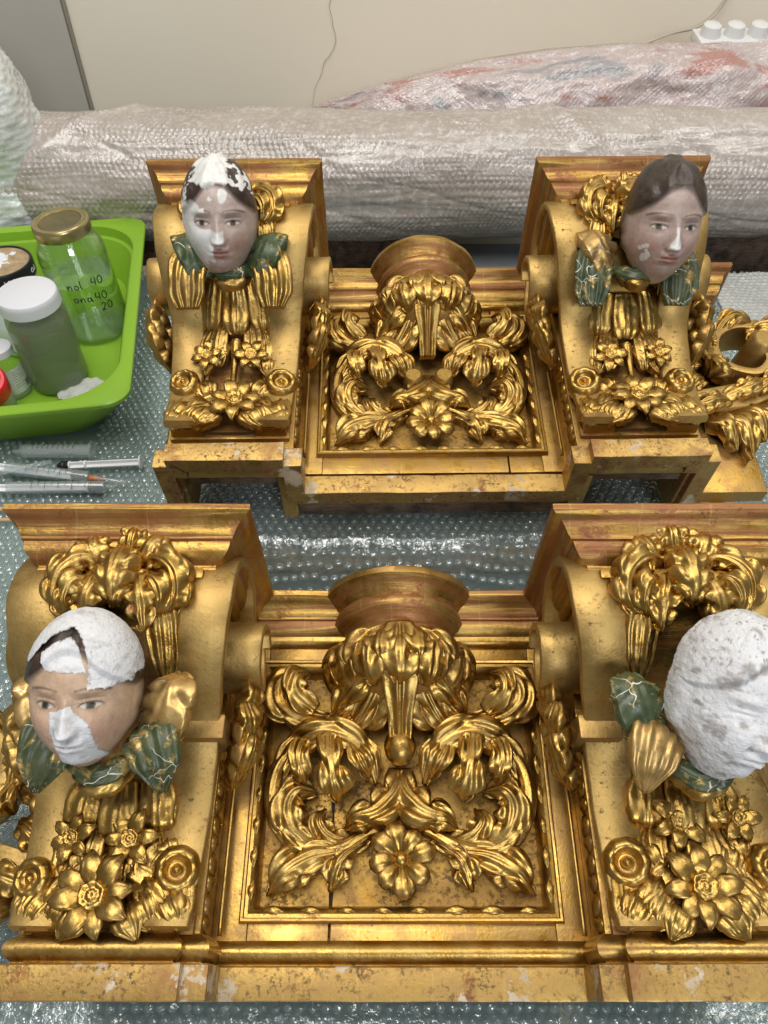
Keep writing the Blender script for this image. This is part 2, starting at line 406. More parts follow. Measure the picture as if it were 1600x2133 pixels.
PETAL_CACHE = {}
def flower(parent, loc, R, npet, face=(0, 0, 1), kind='pointed', spin=0, name='carved_flower', mat=None, jit=.0):
    mat = mat or GOLDC
    key = (kind, round(R, 4))
    if key not in PETAL_CACHE:
        pr = {'pointed': [(0, .5), (.35, 1), (.65, .8), (1, .08)], 'round': [(0, .5), (.4, .95), (.75, 1), (1, .45)]}[kind]
        V, Fs = leaf_m([(.16*R, 0, .001), (.5*R, 0, .16*R), (.8*R, 0, .17*R), (1.0*R, 0, .04*R)], R*(.285 if kind == 'pointed' else .30), n=14, m=9, lobes=0, crown=.3, flute=.0004, nf=1, edge=.20*R, prof=pr, groove=.0009 if kind == 'pointed' else -.0006)
        PETAL_CACHE[key] = mesh_of('petal', V, Fs, mat)
    V, Fs = lathe([(0, .30*R), (.10*R, .29*R), (.18*R, .23*R), (.22*R, .13*R), (.24*R, .02*R), (.30*R, -.1*R)], 16)
    if kind == 'pointed':
        V, Fs = lathe([(0, .16*R), (.08*R, .22*R), (.12*R, .17*R), (.2*R, .16*R), (.27*R, .25*R), (.32*R, .20*R), (.33*R, .08*R), (.45*R, -.15*R)], 24, mod=lambda A, r, z: (r*(1+.08*np.sin(6*A)), z + (r > .15*R)*.02*R*np.sin(9*A)))
    o = obj(name, V, Fs, mat, parent, mw=basis(face, (0, 1, 0), loc) @ Matrix.Rotation(spin, 4, 'Z'))
    for k in range(npet):
        p = link('petal', PETAL_CACHE[key], o)
        p.rotation_euler = (random.uniform(-.1, .1), random.uniform(-.16, .12), 2*math.pi*k/npet + random.uniform(-.09, .09))
        sc = random.uniform(.9, 1.08); p.scale = (sc, sc, sc)
    return o
def rosette(parent, loc, R, face):
    """ring-shaped button with a boss and scored rim"""
    prof = [(0, .50*R), (.13*R, .47*R), (.2*R, .34*R), (.24*R, .20*R), (.42*R, .20*R), (.5*R, .36*R), (.6*R, .5*R), (.75*R, .5*R), (.92*R, .32*R), (1.0*R, .02*R), (.96*R, -.35*R), (.8*R, -.8*R)]
    V, Fs = lathe(prof, 40, mod=lambda A, r, z: (r*(1 + .015*np.cos(9*A)*(r > .55*R)), z + .02*R*np.cos(9*A)*(r > .55*R)))
    V = V + (fbm(V*90, 2)*.0006)[:, None]
    return obj('carved_rosette', V, Fs, GOLDC, parent, mw=basis(face, (0, 1, 0), loc))

# ---- heads -------------------------------------------------------------------------------
def disc_grid(n):
    a = np.linspace(-1, 1, n); X, Y = np.meshgrid(a, a, indexing='ij')
    big = np.abs(X) > np.abs(Y); r = np.where(big, X, Y)
    ph = np.where(big, (math.pi/4)*np.divide(Y, np.where(X == 0, 1, X)), math.pi/2 - (math.pi/4)*np.divide(X, np.where(Y == 0, 1, Y)))
    return r*np.cos(ph), r*np.sin(ph)
def head_surface(n, child=False, hair=True, amax=128, push=0):
    """returns positions (unit: half width 1), frontal coords X,Y and hair mask"""
    U, W = disc_grid(n); r = np.sqrt(U*U + W*W) + 1e-9; a = r*math.radians(amax)
    dx, dy, dz = np.sin(a)*U/r, np.sin(a)*W/r, np.cos(a)
    X = dx*(.91 if child else .88); Y = dy*(1.34 if child else 1.42); Z = dz*1.08
    # narrowing to the chin, broad skull
    taper = 1 - .15*sm(-.3, -1.35, Y) + .03*sm(.2, .9, Y)
    if child: taper = 1 - .22*sm(-.35, -1.4, Y) + .05*sm(.1, .9, Y)
    X = X*taper
    Z = Z*(1 - .10*sm(-.6, -1.4, Y))
    front = sm(.1, .45, dz)
    f = np.zeros_like(X)
    for s in (-1, 1):
        f -= .13*gs(X, Y, s*.37, .06, .22, .13)
        f += .105*gs(X, Y, s*.37, .035, .155, .085)
        f += .03*gs(X, Y, s*.37, .115, .19, .028)                       # upper lid fold
        f -= .022*np.exp(-((Y - (.035 + .03*np.cos((X - s*.37)/.17*1.4)))/.016)**2)*np.exp(-((X - s*.37)/.16)**4)
        f += .05*gs(X, Y, s*.40, .30, .26, .08)                         # brow
        f += .075*gs(X, Y, s*.46, -.34, .26, .26)                       # cheek
        f += .07*gs(X, Y, s*.115, -.375, .065, .06)                     # nostril wing
        f -= .05*gs(X, Y, s*.20, -.40, .05, .09)
        f -= .03*gs(X, Y, s*.27, -.62, .07, .07)
    ny = np.clip((.20 - Y)/.62, 0, 1)
    nose = (.05 + .25*ny**1.25)*np.exp(-(X/(.085 + .055*ny))**2)*sm(.30, .10, Y)*sm(-.48, -.395, Y)
    f += nose
    f += .10*gs(X, Y, 0, -.66, .30, .20)                                # muzzle
    f += .055*gs(X, Y, 0, -.595, .17, .042)*(1 - .3*gs(X, Y, 0, -.57, .035, .05)) + .065*gs(X, Y, 0, -.715, .14, .05)
    f -= .06*np.exp(-((Y + .652 - .02*np.cos(X*9))/.018)**2)*np.exp(-(X/.20)**4)
    f -= .03*gs(X, Y, 0, -.50, .04, .06)
    f -= .055*gs(X, Y, 0, -.82, .2, .05)
    f += .10*gs(X, Y, 0, -1.0, .22, .14)                                # chin
    f += .05*gs(X, Y, 0, .62, .6, .3)
    Z = Z + f*front
    ang = np.arctan2(X, np.maximum(Y, -5) + .1)
    hl = .82 - .50*np.clip(np.abs(X) - .22, 0, 1)**1.25*2.3 + .05*np.cos(7*X)
    side = sm(.25, -.1, dz) * sm(-.75, -.45, Y)
    hm = np.clip(np.maximum(sm(-.04, .05, Y - hl), side), 0, 1)
    if hair:
        wave = .5 + .5*np.sin(16*np.abs(X) + 5*Y + 2.5*vnoise(np.stack([X*3, Y*3, Z*3], -1)))
        k = 1 + hm*(.055 + .045*wave)
        X, Y, Z = X*k, Y*k, Z*k
    P = np.stack([X, Y, Z], -1)
    if push: P = P*(1 + push)
    return P, X, Y, dz, hm
SKIN = np.array([.44, .33, .27])
def head_colors(kind, P, X, Y, dz, hm):
    n1 = fbm(P*3.1 + kind*7, 4)[..., None]; n2 = fbm(P*9 + kind*3, 4)[..., None]; n3 = fbm(P*np.array([26, 7, 26]) + kind, 3)[..., None]
    base = {0: np.array([.44, .345, .305]), 1: np.array([.41, .305, .265]), 2: np.array([.50, .345, .235]), 3: np.array([.4, .3, .25])}[kind]
    c = base*(1 + .20*n1 + .14*n2 + .12*n3)
    def put(c, m, col, k=1): m = (np.clip(m, 0, 1)*k)[..., None]; return c*(1-m) + np.asarray(col)*m
    for s in (-1, 1):
        c = put(c, gs(X, Y, s*.48, -.42, .26, .22), (.44, .215, .18), .5)
        ex, ey = (X - s*.37)/.18, (Y - .045)/.075
        lid = 1 - ex**2
        eye = sm(0, .05, np.minimum(.9*np.clip(lid, 0, 1) - (ey), ey + .75*np.clip(lid, 0, 1)))*(np.abs(ex) < 1)
        c = put(c, eye, (.50, .46, .40), .9)
        ix = X - s*.37 + (.02 if kind == 1 else .0)
        c = put(c, sm(.076, .064, np.hypot(ix, Y - .05))*eye, (.07, .062, .04), .97)
        c = put(c, sm(.042, .034, np.hypot(ix, Y - .05))*eye, (.012, .01, .009))
        ul = np.exp(-((ey - .92*np.clip(lid, 0, 1)**.8)/.20)**2)*sm(1.15, .98, np.abs(ex))
        c = put(c, ul, (.05, .028, .018), .95)
        ll = np.exp(-((ey + .78*np.clip(lid, 0, 1)**.8)/.16)**2)*sm(1.1, .9, np.abs(ex)); c = put(c, ll, (.22, .12, .085), .5)
        cr = np.exp(-((Y - (.155 + .035*np.cos((X - s*.37)*7)))/.014)**2)*sm(.23, .19, np.abs(X - s*.38)); c = put(c, cr, (.2, .12, .085), .45)
        bx = (X*s - .40)/.27; by = .285 + .065*(1 - (bx + .15)**2); c = put(c, np.exp(-((Y - by)/(.020 + .006*np.sin(3*bx)))**2)*sm(1.05, .9, np.abs(bx)), (.085, .045, .028), .85)
    lip = np.maximum(sm(.03, .0, np.abs(Y + .60) - .048*np.clip(1 - (X/.21)**2, 0, 1)), sm(.03, .0, np.abs(Y + .71) - .05*np.clip(1 - (X/.17)**2, 0, 1)))*(np.abs(X) < .23)
    c = put(c, lip, (.36, .13, .105), .75)
    c = put(c, np.exp(-((Y + .652 - .02*np.cos(X*9))/.014)**2)*sm(.22, .18, np.abs(X)), (.11, .035, .03), .8)
    hc = np.array([.034, .020, .013])*(1 + .5*n2)
    c = c*(1-hm[..., None]) + hc*hm[..., None]
    w = np.array([.70, .69, .67])*(1 + .06*n1 + .10*n2)
    if kind == 0:   # large losses down to white ground
        e = fbm(P*4.3 + 11, 4)*.22
        m = sm(.0, .03, -.30 - X + e - .55*sm(.25, .9, Y)*1.0)*sm(.62, .45, Y + e*.6)*sm(-.1, .0, dz)
        m = np.maximum(m, sm(.0, .03, -.13 - X + e*.35)*sm(-.05, -.12, Y)*sm(-.98, -.90, Y + .3*X + e))
        m = np.maximum(m, sm(.02, .05, .16 - np.abs(X + .02) + .03 + e*.2)*sm(.0, -.06, Y + .12 - .35*np.abs(X))*sm(-.46, -.40, Y))
        top = sm(.0, .03, (Y - .78) + e*1.5 - .42*np.abs(X + .1)); m = np.maximum(m, top*sm(.50, .38, np.abs(X + .14) + e*1.6))
        m = np.maximum(m, sm(.38, .42, fbm(P*5 + 31, 3) + .25*sm(.5, 1.0, Y)*sm(.0, .6, X))*sm(.3, .5, Y))
        m = np.maximum(m, sm(.02, .05, .14 - np.hypot(X - .14, (Y - .66)*.6) + e*.3))
        # eyes keep their paint
        m = m*(1 - sm(.24, .20, np.hypot(X + .36, (Y - .1)*1.2)))
        c = put(c, m, w)
    if kind == 1:
        e = fbm(P*6 + 5, 3)*.1
        m = sm(.0, .02, .055 + .13*sm(-.05, -.42, Y) - np.abs(X - .02) + e*.3)*sm(.12, .04, Y + e)*sm(-.46, -.42, Y)
        for cx, cy, rr in ((-.58, -.40, .065), (-.50, -.63, .075), (-.54, -.5, .03)): m = np.maximum(m, sm(.0, .02, rr - np.hypot(X - cx, (Y - cy)*.75) + e))
        c = put(c, m, w)
    return c
def make_head(parent, kind, loc, f, size, up=(0, 1, 0), child=False, n=230):
    P, X, Y, dz, hm = head_surface(n, child)
    c = head_colors(kind, P, X, Y, dz, hm)
    o = obj('carved_head', P.reshape(-1, 3)*size, gfaces(n, n), HEADM, parent, col=c.reshape(-1, 3), mw=basis(f, up, loc))
    return o
def tissue(head, size, child, mask, push, seed, n=330, wr=.006, stain=.35, crumple=0):
    P, X, Y, dz, hm = head_surface(n, child, hair=False)
    # paper bridges hollows: smoothed features plus wrinkles
    rag = fbm(P*14 + seed, 3)*.035 + fbm(P*3 + seed, 2)*.04
    m = mask(X, Y, dz, rag)
    wrk = np.abs(fbm(P*np.array([4, 7, 4]) + seed, 4))*wr*3 + fbm(P*16 + seed, 3)*wr*.7
    if crumple:
        e1 = np.abs(fbm(P*np.array([1.3, .9, 1.3]) + seed, 2)); e2 = np.exp(-(vnoise(P*np.array([2.4, 1.6, 2.4]) + seed*2)/.10)**2); wrk = wrk*.8 + .012*np.abs(fbm(P*np.array([7, 3.2, 7]) + seed*.7, 4)) - crumple*1.6*e1 + crumple*.22*e2*(.4 + .6*sm(-.2, .4, vnoise(P*1.5 + 3))) + .05*vnoise(P*.9 + 5)
    hp = (hm*.102)[..., None]
    Q = P*(1 + hp + push + wrk[..., None])
    st = sm(.05, .5, fbm(P*np.array([5, 9, 5]) + seed + 9, 5))[..., None]
    spk = sm(.25, .5, fbm(P*np.array([22, 9, 22]) + seed + 3, 3))*sm(.1, .9, Y)*(1 if crumple else .5)
    st = np.maximum(st, spk[..., None]*1.1)
    c = np.array([.66, .665, .685])*(1 - stain*st*np.array([.75, .8, .85])) + .02*fbm(P*30, 2)[..., None]
    Fs = gfaces(n, n); keep = (m.ravel()[Fs] > 0).all(1); Fs = Fs[keep]
    used = np.unique(Fs); idx = -np.ones(n*n, int); idx[used] = np.arange(len(used))
    ca = np.concatenate([c, sm(.0, .045, m + fbm(P*30 + seed, 2)*.03)[..., None]], -1)
    return obj('tissue_patch', Q.reshape(-1, 3)[used]*size, idx[Fs], TISSUE, head, col=ca.reshape(-1, 4)[used])

# ---- console bracket with head -----------------------------------------------------------
def strapN(y, e=.004):
    d = (zb(y+e) - zb(y-e))/(2*e); v = np.array([0, -d, 1.]); return v/np.linalg.norm(v)
def on(x, y, up=0.0):
    n = strapN(y); p = np.array([x, y, zb(y)]) + n*up; return tuple(p)
def bracket(piece, sx, cfg):
    xc = sx*XB
    def LF(pts, hw, name='acanthus_leaf', mat=None, **k):
        return leaf(name, piece, mat or GOLDC, [(xc + p[0], p[1], p[2]) for p in pts], hw, **k)
    # side fill of the console
    y = _sc[:, 1]; z = _sc[:, 2]
    for s in (-1, 1):
        inner = s*.030
        poly = [(yy, zz - .006) for yy, zz in zip(y[30::4], z[30::4])]
        poly = poly + [(.034, .020), (.272, .020)]
        # straps: wide at the volute, narrow below
        xs = [(0, .040, .082), (.35, .040, .081), (.6, .034, .068), (.8, .032, .064), (1, .030, .060)]
        xs = [(t, xc + (a if s > 0 else -b), xc + (b if s > 0 else -a)) for t, a, b in xs]
        strip('console_strap', STRAP, xs, .008, GOLDM, piece, 84, side=1)
        # inner curl of the volute sticks out sideways
        cur = [(.262, .046), (.240, .034), (.214, .040), (.200, .062), (.207, .090), (.228, .102), (.246, .092), (.249, .074), (.238, .064)]
        xs2 = [(0, .050, .088), (.4, .050, .095), (1, .050, .099)]
        xs2 = [(t, xc + (a if s > 0 else -b), xc + (b if s > 0 else -a)) for t, a, b in xs2]
        strip('volute', cur, xs2, .006, GOLDM, piece, 64, side=1)
        # console cheek
        x0, x1 = sorted((xc + s*.026, xc + s*.056)); poly = np.array(poly)
        k = len(poly); V = np.concatenate([np.c_[np.full(k, x0), poly], np.c_[np.full(k, x1), poly]])
        Fs = [tuple(range(k)), tuple(range(2*k-1, k-1, -1))] + [(i, i+k, (i+1) % k + k, (i+1) % k) for i in range(k)]
        obj('console_cheek', V, Fs, GOLD, piece, True, 30)
        # leaf husk hanging from the volute along the cheek
        xo = xc + s*.066
        for q, (a, b) in enumerate(((.0, .0), (.012, -.020), (-.004, -.034))):
            leaf('husk_leaf', piece, GOLDC, [(xo + s*(.024 - .3*a), .206 + b, .070 + a), (xo + s*.026, .190 + b, .074 + a*.5), (xo + s*.018, .174 + b, .056), (xo + s*.006, .164 + b, .036)], .0125 - q*.001, lobes=3, lamp=.35, n=28, m=25, n0=(s*.7, -.3, .6), edge=.010, seed=q+s)
        for q in range(9):
            yq = .150 - q*.0135
            leaf('husk_leaf', piece, GOLDC, [(xo - s*.005, yq + .008, .024), (xo - s*.001, yq, .0315), (xo - s*.006 + s*.004*(q % 2), yq - .010, .024)], .0062, lobes=0, n=12, m=7, n0=(s*.8, 0, .6), edge=.006, seed=q*3+s, groove=.001)
        for dx_, zz_ in ((.0075, .012), (-.0085, .036)):
            V, Fs = tube([(xo + s*dx_*.6, yy, zz_) for yy in (.036, .09, .15)], .0018, 14, 6); obj('cheek_fillet', V, Fs, GOLD, piece)
    # channel ground
    C = _front[::3]; k = len(C); V = []
    for xx in (-.045, -.02, .02, .045):
        V.append(np.c_[np.full(k, xc+xx), C[:, 1], C[:, 2] - .010])
    obj('console_channel', np.concatenate(V), gfaces(4, k), GOLDR, piece)
    # raised beads along the channel
    for s in (-1, 1):
        P = [(xc + s*(.030 + .010*sm(.12, .24, yy)), yy, zb(yy) - .003) for yy in np.linspace(.04, .262, 12)]
        V, Fs = tube(P, .0035, 50, 8); obj('channel_fillet', V, Fs, GOLD, piece)
    # crowning foliage
    for (x0, y0, a) in cfg['crown']:
        y0 = y0 - .016; x0 = x0*.85; a = a*cfg.get('crest', .95)
        LF([(x0*.45, .256, .146), (x0*.75, y0 - .010, .155), (x0*1.0, y0 + .002, .159), (x0*1.2, y0 + .010, .151), (x0*1.25, y0 + .010, .142)], .0165*a, lobes=5, lamp=.35, nf=3, flute=.0018, edge=.014, crown=.30, n=44, m=29, prof=[(0, .3), (.35, .8), (.7, 1), (.9, .8), (1, .35)], seed=x0*99 + y0*31)
    V, Fs = lathe([(0, .030), (.012, .029), (.026, .023), (.036, .011), (.039, -.004), (.036, -.02)], 28); V = V*[1.05, .85, 1]; V = V + (fbm(V*70, 3)*.003)[:, None]
    obj('foliage_core', V, Fs, GOLDC, piece, mw=Matrix.Translation((xc, .258, .118)))
    LF([(0, .276, .152), (0, .262, .165), (0, .244, .168), (0, .228, .156)], .0175, lobes=4, lamp=.25, flute=.0024, nf=3, edge=.014, crown=.45, seed=4)
    for s in (-1, 1):
        LF([(s*.012, .262, .150), (s*.026, .266, .160), (s*.040, .256, .162), (s*.044, .240, .156), (s*.036, .230, .148), (s*.028, .236, .154)], .0115, lobes=5, lamp=.4, edge=.012, nf=2, flute=.0018, n=48, crown=.5, seed=s)
        LF([(s*.016, .248, .152), (s*.028, .246, .164), (s*.034, .234, .160), (s*.030, .224, .150)], .0095, lobes=3, lamp=.35, edge=.012, nf=2, flute=.0016, crown=.5, seed=s+7)
        LF([(s*.024, .250, .148), (s*.034, .228, .146), (s*.036, .206, .130), (s*.034, .188, .110)], .0150, lobes=0, nf=2, flute=.0010, edge=.016, crown=.3, seed=s+2)
        LF([(s*.012, .256, .158), (s*.019, .236, .160), (s*.021, .214, .146)], .0130, lobes=3, lamp=.25, nf=2, flute=.0014, edge=.016, crown=.3, seed=s+12)
    box('console_foot', (xc - .0585, xc + .0585, .0345, .058, .028, .0455), GOLDR, piece)
    if cfg.get('tab', True): box('strap_tab', (xc - .0720, xc - .040, .158, .176, .045, .084), GOLDM, piece, .002); xc != 0 and box('strap_tab', (xc + .040, xc + .0720, .158, .176, .045, .084), GOLDM, piece, .002)
    # tongues of drapery under the collar
    t0 = cfg['tongue_y']
    TP = [(0, .75), (.45, 1), (.8, .95), (.94, .7), (1, .4)]
    for q, (xx, dy, L, w, up_) in enumerate(((-.033, -.030, .040, .0105, .004), (.033, -.030, .042, .0105, .004), (-.018, -.026, .046, .0105, .006), (.018, -.027, .046, .0105, .006), (-.026, 0, .036, .0135, .010), (.026, .001, .037, .0135, .010), (0, -.002, .040, .0145, .013))):
        ys = [t0 + dy, t0 + dy - L*.4, t0 + dy - L*.8, t0 + dy - L]
        LF([(xx*.8, ys[0], on(0, ys[0], up_ - .002)[2]), (xx, ys[1], on(0, ys[1], up_ + .003)[2]), (xx*1.05, ys[2], on(0, ys[2], up_ + .002)[2]), (xx*1.08, ys[3], on(0, ys[3], up_ - .005)[2])], w, name='drapery_tongue', lobes=0, nf=1.1, flute=.0007, edge=.012, prof=TP, n=26, m=21, groove=.0009, crown=.24, seed=q*1.9 + sx)
    V, Fs = tube([on(xc, t0 - .045, .006), on(xc, t0 - .07, .008), on(xc, .07, .004)], [.006, .003, .004], 20, 8); obj('stem', V, Fs, GOLDC, piece)
    for q, (fx, fy, R, np_, sp, kd) in enumerate(cfg['flowers']):
        nn = strapN(fy); flower(piece, on(xc + fx, fy, .014 if R < .024 else .013), R*1.02, np_, (fx*3, nn[1]*.6 - .12, 1), kd, sp)
    ty = cfg['tongue_y'] - .045
    for s in (-1, 1):
        for q, (xa, ya, xb, yb, w) in enumerate(((.006, ty, .030, ty - .022, .010), (.004, .080, .036, .062, .011), (.012, .062, .048, .042, .013), (.030, .098, .040, .076, .009), (.020, ty - .004, .034, ty - .034, .008), (.044, .060, .056, .038, .009))):
            LF([(s*xa, ya, on(0, ya, .001)[2]), (s*(xa+xb)/2, (ya+yb)/2, on(0, (ya+yb)/2, .007)[2]), (s*xb, yb, on(0, max(yb, .037), .002)[2])], w*1.30, lobes=0, nf=2.5, flute=.0006, crown=.32, edge=.010, n=24, m=21, prof=[(0, .35), (.4, 1), (.7, .85), (1, .1)], seed=q*2.1 + s*5 + sx, groove=.0012)
    for s in (-1, 1):
        LF([(s*.040, .084, on(0, .084, .001)[2]), (s*.047, .064, on(0, .064, .006)[2]), (s*.051, .044, on(0, .044, .005)[2]), (s*.050, .035, on(0, .037, -.004)[2])], .0150, lobes=0, nf=2.5, flute=.0007, crown=.28, edge=.012, n=26, m=23, prof=[(0, .4), (.4, 1), (.75, .8), (1, .15)], seed=3 + s*2 + sx)
        LF([(s*.014, .060, on(0, .060, .001)[2]), (s*.026, .048, on(0, .048, .009)[2]), (s*.034, .036, on(0, .037, .002)[2])], .0150, lobes=0, nf=2.5, flute=.0007, crown=.28, edge=.012, n=26, m=23, prof=[(0, .4), (.4, 1), (.75, .8), (1, .15)], seed=9 + s*2 + sx)
    for fx, fy, R in cfg['rosettes']:
        rosette(piece, on(xc + fx, fy, .009), R*1.12, (fx*4, -.15, 1))
    for q, (x0, y0, x1, y1, w) in enumerate(cfg['leaves']):
        mx, my = (x0+x1)/2, (y0+y1)/2
        LF([(x0, y0, on(0, y0, .002)[2]), (mx, my, on(0, my, .009)[2]), (x1, y1, on(0, max(y1, .036), .003)[2])], w*1.35, lobes=0, nf=2.5, flute=.0006, crown=.30, edge=.010, n=28, m=23, prof=[(0, .35), (.4, 1), (.7, .85), (1, .1)], seed=q*1.7, groove=.0014)
    # wings and collar
    for q, (mat, pts, w, pr, fl) in enumerate(cfg['wings']):
        wing = LF(pts, w*1.14, name='wing', mat=mat, lobes=0 if fl else 3, lamp=.18, nf=2.2 if fl else 2, flute=.0011 if fl else .0013, edge=.012, prof=pr, n=34, m=27, crown=.24, groove=.0 if fl else .0004, seed=q*2.3 + sx)
    hx, hy, hz = cfg['head_loc']
    for q, (mat, pts, r) in enumerate(cfg['collar']):
        LF(pts, max(r)*1.45, name='collar', mat=mat, lobes=5, lamp=.22, nf=1.2, flute=.0008, crown=.35, edge=.010, n=40, m=17, n0=(0, -.45, .9), prof=[(0, .35), (.25, .8), (.5, 1), (.75, .8), (1, .35)], seed=q + sx)
    hd = make_head(piece, cfg['kind'], (xc + hx, hy, hz), cfg['face'], cfg['size'], cfg.get('up', (0, 1, 0)), cfg.get('child', False))
    for q, (mask, push, seed) in enumerate(cfg.get('tissue', [])):
        tissue(hd, cfg['size'], cfg.get('child', False), mask, push, seed, crumple=cfg.get('crumple', 0), wr=.012 if cfg.get('crumple') else .006, stain=cfg.get('stain', .35))
    return hd

# ---- central panel ----------------------------------------------------------------------
def relief(piece, rear=False):
    g = -.012
    def both(pts, hw, **k):
        if k.get('lobes', 4): k['flute'] = max(k.get('flute', .001), .0012)*1.25; hw = hw*1.26; k['lamp'] = k.get('lamp', .3)*1.15
        for mi in (False, True):
            kk = dict(k); kk['seed'] = k.get('seed', 0) + (7 if mi else 0)
            leaf('acanthus_leaf', piece, GOLDC, pts, hw*(1 + random.uniform(-.06, .06)), mirror=mi, **kk)
    def Z(pts, zs): return [(x, y, g + z) for (x, y), z in zip(pts, np.interp(np.linspace(0, 1, len(pts)), np.linspace(0, 1, len(zs)), zs))]
    e = .020
    # outer ribbon of the lower scroll
    both(Z([(-.016, .110), (-.027, .107), (-.047, .096), (-.069, .094), (-.088, .103), (-.1, .122), (-.102, .143), (-.096, .161), (-.08, .175)], [.012, .014, .016, .020, .024]), .0062, lobes=0, n=48, m=9, flute=.0006, nf=1, crown=.6, edge=.016, prof=[(0, .5), (.2, 1), (.8, 1), (1, .6)], groove=.0018)
    # inner fluted leaf of the scroll
    both(Z([(-.068, .098), (-.084, .110), (-.089, .126), (-.082, .138), (-.066, .138)], [.012, .020, .022, .024, .014]), .0125, lobes=3, lamp=.25, nf=3, flute=.0015, edge=e, seed=1)
    both(Z([(-.039, .101), (-.055, .105), (-.064, .115), (-.060, .127)], [.010, .016, .018, .012]), .008, lobes=2, nf=2, edge=.016, n=28, m=25, seed=2)
    # leaf out of the centre
    both(Z([(-.001, .157), (-.004, .140), (-.018, .124), (-.036, .118), (-.046, .110)], [.012, .018, .024, .022, .010]), .0125, lobes=3, lamp=.35, nf=3, flute=.0015, edge=e, seed=3)
    both(Z([(-.004, .150), (-.010, .135), (-.022, .130)], [.012, .018, .012]), .008, lobes=2, edge=e, n=28, m=25, seed=13)
    # head leaf with hanging tips
    both(Z([(-.1, .148), (-.088, .169), (-.066, .180), (-.044, .177), (-.027, .163), (-.019, .143)], [.018, .026, .034, .034, .028, .014]), .0125, lobes=4, lamp=.2, nf=3, flute=.0015, edge=.026, prof=[(0, .35), (.2, .8), (.5, 1), (.8, .8), (1, .15)], seed=4, n=46)
    both(Z([(-.078, .176), (-.081, .163), (-.079, .150), (-.076, .143)], [.034, .040, .036, .024]), .0095, lobes=1, lamp=.3, nf=2, edge=.016, n=28, m=25, seed=5, prof=[(0, .6), (.5, .8), (.8, 1), (1, .35)])
    both(Z([(-.058, .180), (-.056, .160), (-.052, .142), (-.048, .128)], [.036, .044, .042, .026]), .0118, lobes=2, lamp=.4, nf=2.5, flute=.0014, edge=.02, seed=6, prof=[(0, .6), (.4, .8), (.8, 1), (1, .2)])
    both(Z([(-.040, .174), (-.031, .158), (-.024, .146)], [.032, .036, .022]), .008, lobes=1, edge=.016, n=28, m=25, seed=8)
    # foot leaves
    both(Z([(-.026, .105), (-.047, .095), (-.071, .090), (-.090, .078), (-.102, .063)], [.010, .016, .018, .020, .008]), .0125, lobes=3, lamp=.4, nf=2.5, flute=.0014, edge=.016, seed=9, prof=[(0, .25), (.3, .45), (.65, 1), (.85, .7), (1, .1)])
    both(Z([(-.024, .104), (-.036, .097), (-.048, .085), (-.054, .066)], [.010, .014, .018, .008]), .0095, lobes=3, lamp=.4, nf=2, flute=.0012, edge=.016, seed=10, prof=[(0, .3), (.4, .6), (.75, 1), (1, .12)])
    both(Z([(-.066, .092), (-.074, .080), (-.086, .070)], [.012, .016, .008]), .008, lobes=2, edge=.014, n=22, m=9, seed=17)
    # upper side scroll
    both([(-.004, .246, .040), (-.016, .226, .036), (-.034, .204, .022), (-.058, .192, .012), (-.083, .195, .016), (-.101, .207, .022), (-.100, .224, .022), (-.086, .232, .012), (-.078, .224, .008)], .0125, lobes=6, lamp=.25, nf=3, flute=.0016, edge=.024, n=60, prof=[(0, .7), (.3, .6), (.5, .55), (.72, 1), (.88, .95), (1, .25)], seed=11)
    both([(-.070, .200, .018), (-.086, .212, .030), (-.086, .226, .030), (-.076, .232, .018)], .009, lobes=2, nf=2, edge=.02, n=28, m=25, seed=18)
    both([(-.005, .250, .050), (-.022, .248, .058), (-.034, .236, .052), (-.037, .220, .042), (-.031, .206, .028)], .0130, lobes=3, lamp=.35, nf=2, flute=.0012, edge=.022, seed=12)
    both([(-.010, .232, .046), (-.020, .212, .036), (-.034, .192, .018), (-.050, .186, .006)], .009, lobes=2, nf=2, edge=.02, n=28, m=25, seed=14)
    both([(-.008, .212, .034), (-.016, .196, .024), (-.030, .186, .008)], .0085, lobes=2, edge=.016, n=22, m=9, seed=15)
    both([(-.005, .256, .050), (-.018, .240, .058), (-.034, .220, .046), (-.050, .203, .024), (-.058, .193, .008)], .0140, lobes=4, lamp=.3, nf=3, flute=.0015, edge=.026, prof=[(0, .5), (.35, 1), (.7, .8), (1, .15)], seed=22, n=44)
    # pendant
    leaf('acanthus_leaf', piece, GOLDC, [(0, .262, .058), (0, .240, .060), (0, .212, .046), (0, .186, .026), (0, .172, .016)], .0200, lobes=0, nf=1.0, flute=.0014, edge=.024, crown=.34, m=33, prof=[(0, .55), (.2, 1), (.45, .82), (.7, .56), (1, .42)], groove=.0020, seed=16)
    if not rear:
        V, Fs = lathe([(0, .013), (.006, .0118), (.0105, .008), (.013, .002), (.0125, -.005), (.009, -.010)], 24)
        obj('pendant_ball', V*[1, 1.15, 1], Fs, GOLDC, piece, mw=Matrix.Translation((0, .172, .012)))
    else:
        for s in (-1, 1):      # turned pegs left where the ball broke away
            V, Fs = lathe([(0, .012), (.008, .012), (.0098, .010), (.0102, .002), (.0102, -.012)], 24)
            obj('peg', V, Fs, GOLDD, piece, True, 40, mw=Matrix.Translation((s*.017, .146, .004)))
    flower(piece, (0, .088, g + .016), .0265, 8, (0, -.1, 1), 'round', .2)

